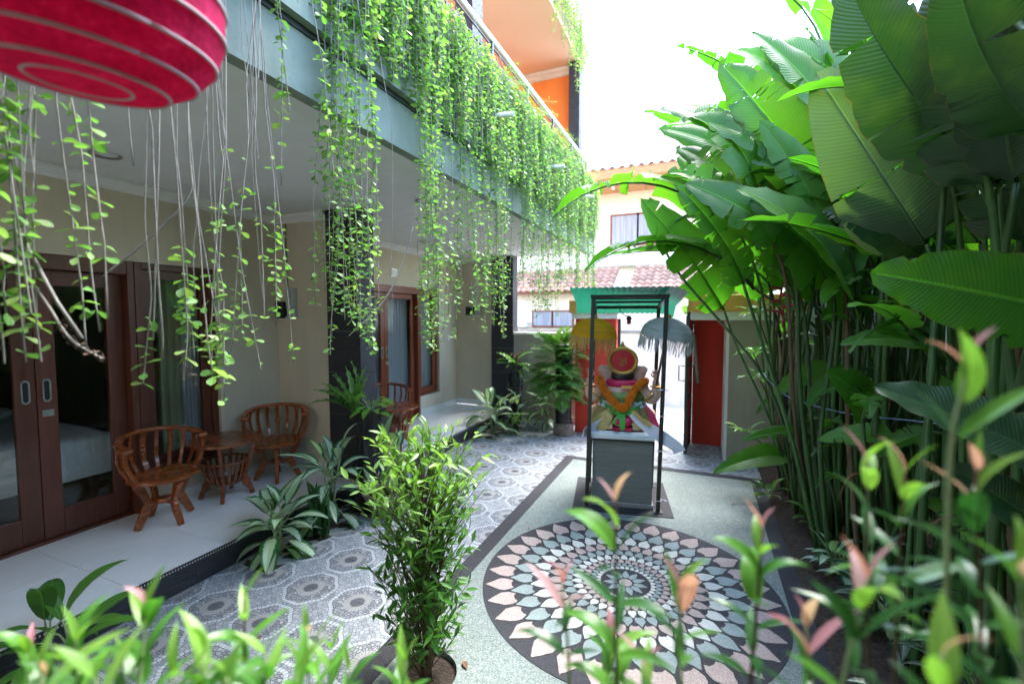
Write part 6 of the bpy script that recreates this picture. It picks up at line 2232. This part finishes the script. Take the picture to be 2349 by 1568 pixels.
for k, (dx, dy, dz, v) in enumerate(((-0.02, 0.0, 0.46, 0), (0.16, 0.02, 0.36, 0), (-0.18, -0.05, 0.34, 0), (-0.30, -0.06, 0.26, 1), (-0.36, -0.10, 0.20, 1), (-0.30, -0.2, 0.10, 2), (-0.1, -0.22, 0.26, 1), (0.10, -0.2, 0.24, 1), (0.22, -0.12, 0.2, 2), (-0.33, 0.05, 0.14, 2), (0.05, 0.1, 0.4, 0), (-0.14, 0.06, 0.4, 0), (-0.06, -0.14, 0.36, 0), (-0.24, -0.14, 0.22, 1))):
    instw('frond', NF[v][0], t, chord(c + rv(0.015), c + Vector((dx, dy, dz)) * 1.12, Vector((-dx, -dy, 0.3)) * 0.6 + Vector((0.05, 0.02, 0.35)), NF[v][1], 1.0))
MB().ball(c - Vector((0, 0, 0.03)), (0.06, 0.06, 0.06), 10, 8).build('root_mass', MT['bark'], t)
t = thing('pale_leaf_orchid', 'pale green oval leaved plant rooted on top of the stump', 'plant', (-2.93, 3.42, 0.97))
c = Vector((-2.92, 3.43, 0.96))
for k in range(17):
    a = k * 2.4
    n_ = c + Vector((math.cos(a) * 0.10, math.sin(a) * 0.08, random.uniform(-0.02, 0.14)))
    e = n_ + Vector((math.cos(a), math.sin(a) - 0.2, random.uniform(-0.75, 0.35))) * 0.15
    petleaf(t, c + Vector((0, 0, -0.03)), n_, e, LM[k % 2][0], LM[k % 2][1], (0, -0.3, 1), 1.3, 0.003)

# far corner: tall black planters with ferns
def fern_frond(name, mat, seed, n=16, L=1.0, w=0.2, arch=1.0, lw=0.16):
    rs = random.Random(seed)
    mb = MB()
    pts, a, p = [], arch * 0.5, Vector((0, 0, 0))
    for i in range(n + 1):
        pts.append(p.copy())
        p = p + Vector((0, math.cos(a), math.sin(a))) * (L / n)
        a -= arch / n
    mb.tube(pts, 0.006, 4, 1, False)
    for i in range(2, n + 1):
        u = i / n
        l = w * math.sin(PI * (0.18 + 0.80 * u)) ** 0.8 * rs.uniform(0.85, 1.1)
        for s in (-1, 1):
            d = Vector((s, 0.55, rs.uniform(-0.25, 0.1))).normalized()
            b = pts[i]
            t_ = Vector((0, 1, 0))
            q_ = [b, b + d * l * 0.45 + t_ * l * lw, b + d * l, b + d * l * 0.4 - t_ * l * lw]
            i0 = len(mb.v)
            mb.v += [tuple(x) for x in q_]
            mb.uv[len(mb.f)] = ((0.5, 0), (1, 0.5), (0.5, 1), (0, 0.5))
            mb.f.append((i0, i0 + 1, i0 + 2, i0 + 3))
            mb.m.append(0)
    me = mb.mesh(name)
    me.materials.append(mat)
    me.materials.append(MT['petiole'])
    return me, pts[-1]


MT['fernlight'] = leafmat('young fern', (0.16, 0.34, 0.05), (0.26, 0.46, 0.07), None, 0.4, 0.4, False)
FR = [fern_frond('frond', MT['fern'], 1), fern_frond('frond', MT['fern'], 2, 14, 1.0, 0.26, 1.5, 0.2), fern_frond('frond', MT['fern'], 3, 12, 1.0, 0.3, 0.8, 0.22)]
FRL = [fern_frond('frond', MT['fernlight'], 4), fern_frond('frond', MT['fernlight'], 5, 14, 1.0, 0.24, 1.2, 0.2)]
PC = Vector((-1.98, 6.80, 0))
t = thing('column_planter', 'tall black column planter on a clay base in the far corner', 'planter', PC)
MB().lathe([(0.0, 0.0), (0.155, 0.0), (0.16, 0.02), (0.155, 0.17), (0.145, 0.19), (0.0, 0.19)], PC, 28).build('clay_base', MT['pot'], t, smooth=True, auto=40)
MB().lathe([(0.0, 0.191), (0.13, 0.191), (0.125, 0.6), (0.13, 1.2), (0.15, 1.35), (0.17, 1.38), (0.17, 1.42), (0.14, 1.42), (0.0, 1.36)], PC, 28).build('column', MT['blackpot'], t, smooth=True, auto=40)
t = thing('corner_fern', 'large bushy fern spilling from the tall black column planter', 'fern', PC + Vector((0, 0, 1.37)))
rs = random.Random(12)
for k in range(150):
    a = rs.uniform(-PI * 1.12, 0.12 * PI) if rs.random() < 0.8 else rs.uniform(0, 2 * PI)
    z = rs.uniform(0.55, 1.42)
    b = PC + Vector((-0.10 + math.cos(a) * 0.09, math.sin(a) * 0.09, z))
    up = rs.uniform(-0.55, 0.55) + (0.5 if z > 1.25 else 0)
    L = rs.uniform(0.28, 0.5)
    e = b + Vector((math.cos(a) * 1.0 - 0.25, math.sin(a), up)).normalized() * L
    pool = FRL if z > 1.28 and rs.random() < 0.7 else FR
    me, mt_ = pool[k % len(pool)]
    instw('frond', me, t, chord(b, e, (0, 0, 1), mt_, 1.5))
for k in range(9):
    a = rs.uniform(0, 2 * PI)
    b = PC + Vector((0.02, 0, 1.40))
    e = b + Vector((math.cos(a) * 0.14, math.sin(a) * 0.14, rs.uniform(0.12, 0.30)))
    instw('frond', NF[k % 2][0], t, chord(b, e, (math.cos(a) * -1, math.sin(a) * -1, 0.5), NF[k % 2][1], 1.5))
PC2 = Vector((-2.98, 7.22, 0))
t = thing('column_planter', 'black waisted planter against the far black pillar', 'planter', PC2)
MB().lathe([(0.0, 0.0), (0.11, 0.0), (0.12, 0.5), (0.15, 0.8), (0.14, 0.95), (0.17, 1.02), (0.14, 1.02), (0.0, 0.98)], PC2, 26).build('column', MT['blackpot'], t, smooth=True, auto=40)
t = thing('nest_fern', 'drooping strap fern with brown dead fronds on the waisted planter', 'fern', PC2 + Vector((0, 0, 1.0)))
for k in range(16):
    a = rs.uniform(-PI, 0.3)
    b = PC2 + Vector((0, 0, 1.0))
    e = b + Vector((math.cos(a) * 0.34, math.sin(a) * 0.30, rs.uniform(-0.22, 0.26)))
    instw('frond', NF[k % 3][0], t, chord(b, e, (0, 0, 1), NF[k % 3][1], 1.2))
for k in range(12):
    a = rs.uniform(0, 2 * PI)
    b = PC2 + Vector((0.02, 0, 1.02))
    e = b + Vector((math.cos(a) * 0.16, math.sin(a) * 0.14, rs.uniform(0.02, 0.26)))
    instw('dead_frond', DRY[k % 2][0], t, chord(b, e, (0, 0, 1), DRY[k % 2][1], 1.0))

# sapling and small plants at the right bed
t = thing('frangipani_sapling', 'young sapling with light green leaf tufts beside the gate pier', 'sapling', (0.80, 5.55, 0))
b = Vector((0.85, 5.55, 0.0))
for k, (px, py, d_) in enumerate(((1705, 990, 4.9), (1735, 870, 4.9), (1730, 720, 4.9), (1760, 660, 4.9), (1755, 1130, 4.6), (1720, 810, 5.0), (1745, 600, 4.8))):
    e = dp(px + 8, py, d_ - 0.15)
    MB().tube(catmull([b, b.lerp(e, 0.55) + Vector((0.1, 0.02, 0.03)), e], 6), [0.014 - 0.0007 * i for i in range(13)], 6).build('branch', MT['bark'], t, smooth=True)
    for q in range(10):
        a = q * 2.4 + k
        dd = Vector((math.cos(a) - 0.35, math.sin(a) - 0.3, random.uniform(-0.3, 0.6)))
        l = random.uniform(0.16, 0.26)
        pool = LM if q % 3 == 0 else PL
        petleaf(t, e, e + dd * 0.05, e + dd.normalized() * l, pool[q % 2][0], pool[q % 2][1], (0, 0, 1), 1.1, 0.003)
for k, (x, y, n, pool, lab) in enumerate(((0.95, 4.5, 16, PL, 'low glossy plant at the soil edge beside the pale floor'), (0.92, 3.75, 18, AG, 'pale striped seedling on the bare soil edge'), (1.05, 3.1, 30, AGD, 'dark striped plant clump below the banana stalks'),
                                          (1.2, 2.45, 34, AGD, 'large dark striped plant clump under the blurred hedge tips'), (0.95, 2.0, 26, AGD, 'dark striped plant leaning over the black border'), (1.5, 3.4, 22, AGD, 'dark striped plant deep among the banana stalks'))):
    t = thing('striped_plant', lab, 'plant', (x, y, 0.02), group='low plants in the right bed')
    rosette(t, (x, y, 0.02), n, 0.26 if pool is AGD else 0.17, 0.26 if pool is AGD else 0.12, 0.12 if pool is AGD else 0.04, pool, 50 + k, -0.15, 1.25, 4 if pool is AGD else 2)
t = thing('roadside_shrub', 'sunlit yellow green shrub beyond the gate wall', 'shrub', (0.6, 9.3, 0))
bush(t, (0.45, 9.2, 0.0), dict(h=2.9, t=[0, 0.4, 0.7, 1.0], r=[0.15, 0.5, 0.75, 0.45]), 150, 9, 0.26, MT['lime'], 77, 0.01, 0.2, None, 0.3, 0.2)

# ------------------------------------------------------------------ hedge close to the camera
HL = {}
for nm, cnt in (('hedge', 3), ('hedgedark', 2), ('hedgered', 2), ('lime', 2)):
    HL[nm] = [blade('hedge_leaf', MT[nm], 1.0, 0.112 + 0.018 * k, 0.5 + 0.6 * k, 0.3, 0, 500 + k, 10, 2, (0.72, 1.0), 0.0, 0.2) for k in range(cnt)]
HB = [('bright leafy hedge shrub at the porch end', (-0.95, 0.42)), ('bright leafy hedge shrub before the printed paving', (-0.55, 0.55)), ('hedge shrub below the slender shrub pit', (-0.25, 0.62)),
      ('hedge shrub with a tall pale tip before the floor medallion', (0.02, 0.66)), ('hedge shrub with red young leaves before the floor medallion', (0.3, 0.58)), ('tall hedge shrub with pink buds before the banana bed', (0.62, 0.42))]
HT = [(thing('hedge_shrub', lab, 'shrub', (x, y, -0.03), group='leafy hedge along the near edge'), Vector((x, y, -0.03))) for lab, (x, y) in HB]
SPR = [(335, 1385, .62, 5), (560, 1372, .70, 6), (705, 1450, .72, 5), (175, 1470, .60, 5), (470, 1490, .60, 4), (60, 1500, .70, 4), (280, 1515, .60, 4), (610, 1500, .62, 4), (930, 1515, .75, 4), (800, 1535, .72, 3), (760, 1490, .80, 4),
       (100, 1550, .55, 3), (400, 1550, .56, 3), (520, 1555, .52, 3), (680, 1540, .6, 3), (220, 1555, .5, 3),
       (1412, 1150, .62, 9), (1400, 1465, .78, 3), (1290, 1340, .66, 4), (1560, 1350, .60, 4), (1750, 1215, .62, 7), (1990, 1060, .72, 7), (2075, 1085, .70, 7),
       (2215, 850, .58, 3), (2240, 1080, .62, 8), (1990, 1330, .60, 5), (1850, 1440, .56, 5), (1480, 1530, .62, 3), (2340, 1330, .5, 4), (2160, 1500, .5, 3)]
rs = random.Random(21)
for k, (px, py, d_, nn) in enumerate(SPR):
    if px > 1900:
        d_ *= 0.8
    top = dp(px, py, d_)
    t, b0 = min(HT, key=lambda h: (h[1] - Vector((top.x, top.y, h[1].z))).length)
    gap = 0.036
    low = top - Vector((rs.uniform(-0.02, 0.02), rs.uniform(-0.01, 0.03), gap * nn + 0.05))
    pts = catmull([b0 + Vector((rs.uniform(-0.05, 0.05), rs.uniform(-0.05, 0.05), 0.0)), b0.lerp(low, 0.6) + Vector((rs.uniform(-0.03, 0.03), 0, 0)), low, top], 6)
    MB().tube(pts, [0.0055 - 0.004 * i / (len(pts) - 1) for i in range(len(pts))], 6).build('twig', MT['twig'] if nn > 5 else MT['petiole'], t, smooth=True)
    ax = (top - low).normalized()
    ph = rs.uniform(0, PI)
    for i in range(nn):
        p = top.lerp(low, i * gap / (top - low).length)
        ph += PI / 2 + rs.uniform(-0.3, 0.3)
        for s in (0, PI):
            if rs.random() < 0.08:
                continue
            a = ph + s
            spread = 0.62 + 0.14 * min(i, 4) + rs.uniform(-0.25, 0.3)
            dr = ax * math.cos(spread) + Vector((math.cos(a), math.sin(a), 0)) * math.sin(spread)
            l = (0.05 if i == 0 else 0.08) * rs.uniform(0.7, 1.25)
            if i == 0:
                pool = HL['hedgered'] if rs.random() < (0.65 if px > 1200 else 0.15) else HL['lime']
            elif i == 1:
                pool = HL['lime'] if rs.random() < 0.6 else (HL['hedgered'] if px > 1200 and rs.random() < 0.4 else HL['hedge'])
            else:
                pool = HL['hedge'] if (px < 1200 or rs.random() < (0.5 if px < 1900 else 0.2)) else HL['hedgedark']  # more dark leaves towards the right, putting that side's shade into colour
            me, mt_ = pool[rs.randrange(len(pool))]
            instw('leaf', me, t, chord(p, p + dr * l, Vector((0, 0, 1)) - dr * 0.2 + rv(0.3), mt_, rs.uniform(0.75, 1.15)))
for t, b0 in HT:                                            # lower leafage down to the soil
    fo = Foliage('lance')
    for k in range(260):
        p = b0 + Vector((rs.gauss(0, 0.11), rs.gauss(0, 0.08), rs.uniform(0.15, 1.05)))
        fo.add(p, rv() + Vector((0, 0, 0.3)), Vector((0, 0, 1)) + rv(0.4), rs.uniform(0.06, 0.1), 0.012, 0.0)
    fo.build('lower_foliage', MT['shrub'], t)

# a few fallen leaves on the floor
FLN = [blade('fallen_leaf', MT['dryleaf'], 1.0, 0.22, 0.8, 0.3, 0, 600 + k, 6, 2, (0.8, 0.9), 0.01, 0.3) for k in range(2)]
rs = random.Random(44)
for k, (x, y, z) in enumerate(((0.35, 4.9, 0.003), (0.48, 4.3, 0.003), (0.2, 5.2, 0.003), (-1.35, 3.6, 0.003), (-1.85, 2.6, 0.003), (-2.5, 4.6, 0.003), (-2.2, 5.3, 0.003), (-2.35, 1.75, 0.003), (0.42, 3.7, 0.003), (-1.2, 4.9, 0.003), (0.5, 5.45, 0.003), (-2.7, 4.4, 0.003), (-1.15, 2.05, 0.003))):
    a = rs.uniform(0, 6.28)
    o = inst('fallen_leaf', FLN[k % 2][0], None, Matrix.Translation((x, y, z)) @ Matrix.Rotation(a, 4, 'Z') @ Matrix.Scale(rs.uniform(0.035, 0.07), 4))
    tag(o, 'small dry brown leaf lying on the courtyard floor', 'leaf', 'fallen leaves on the floor')
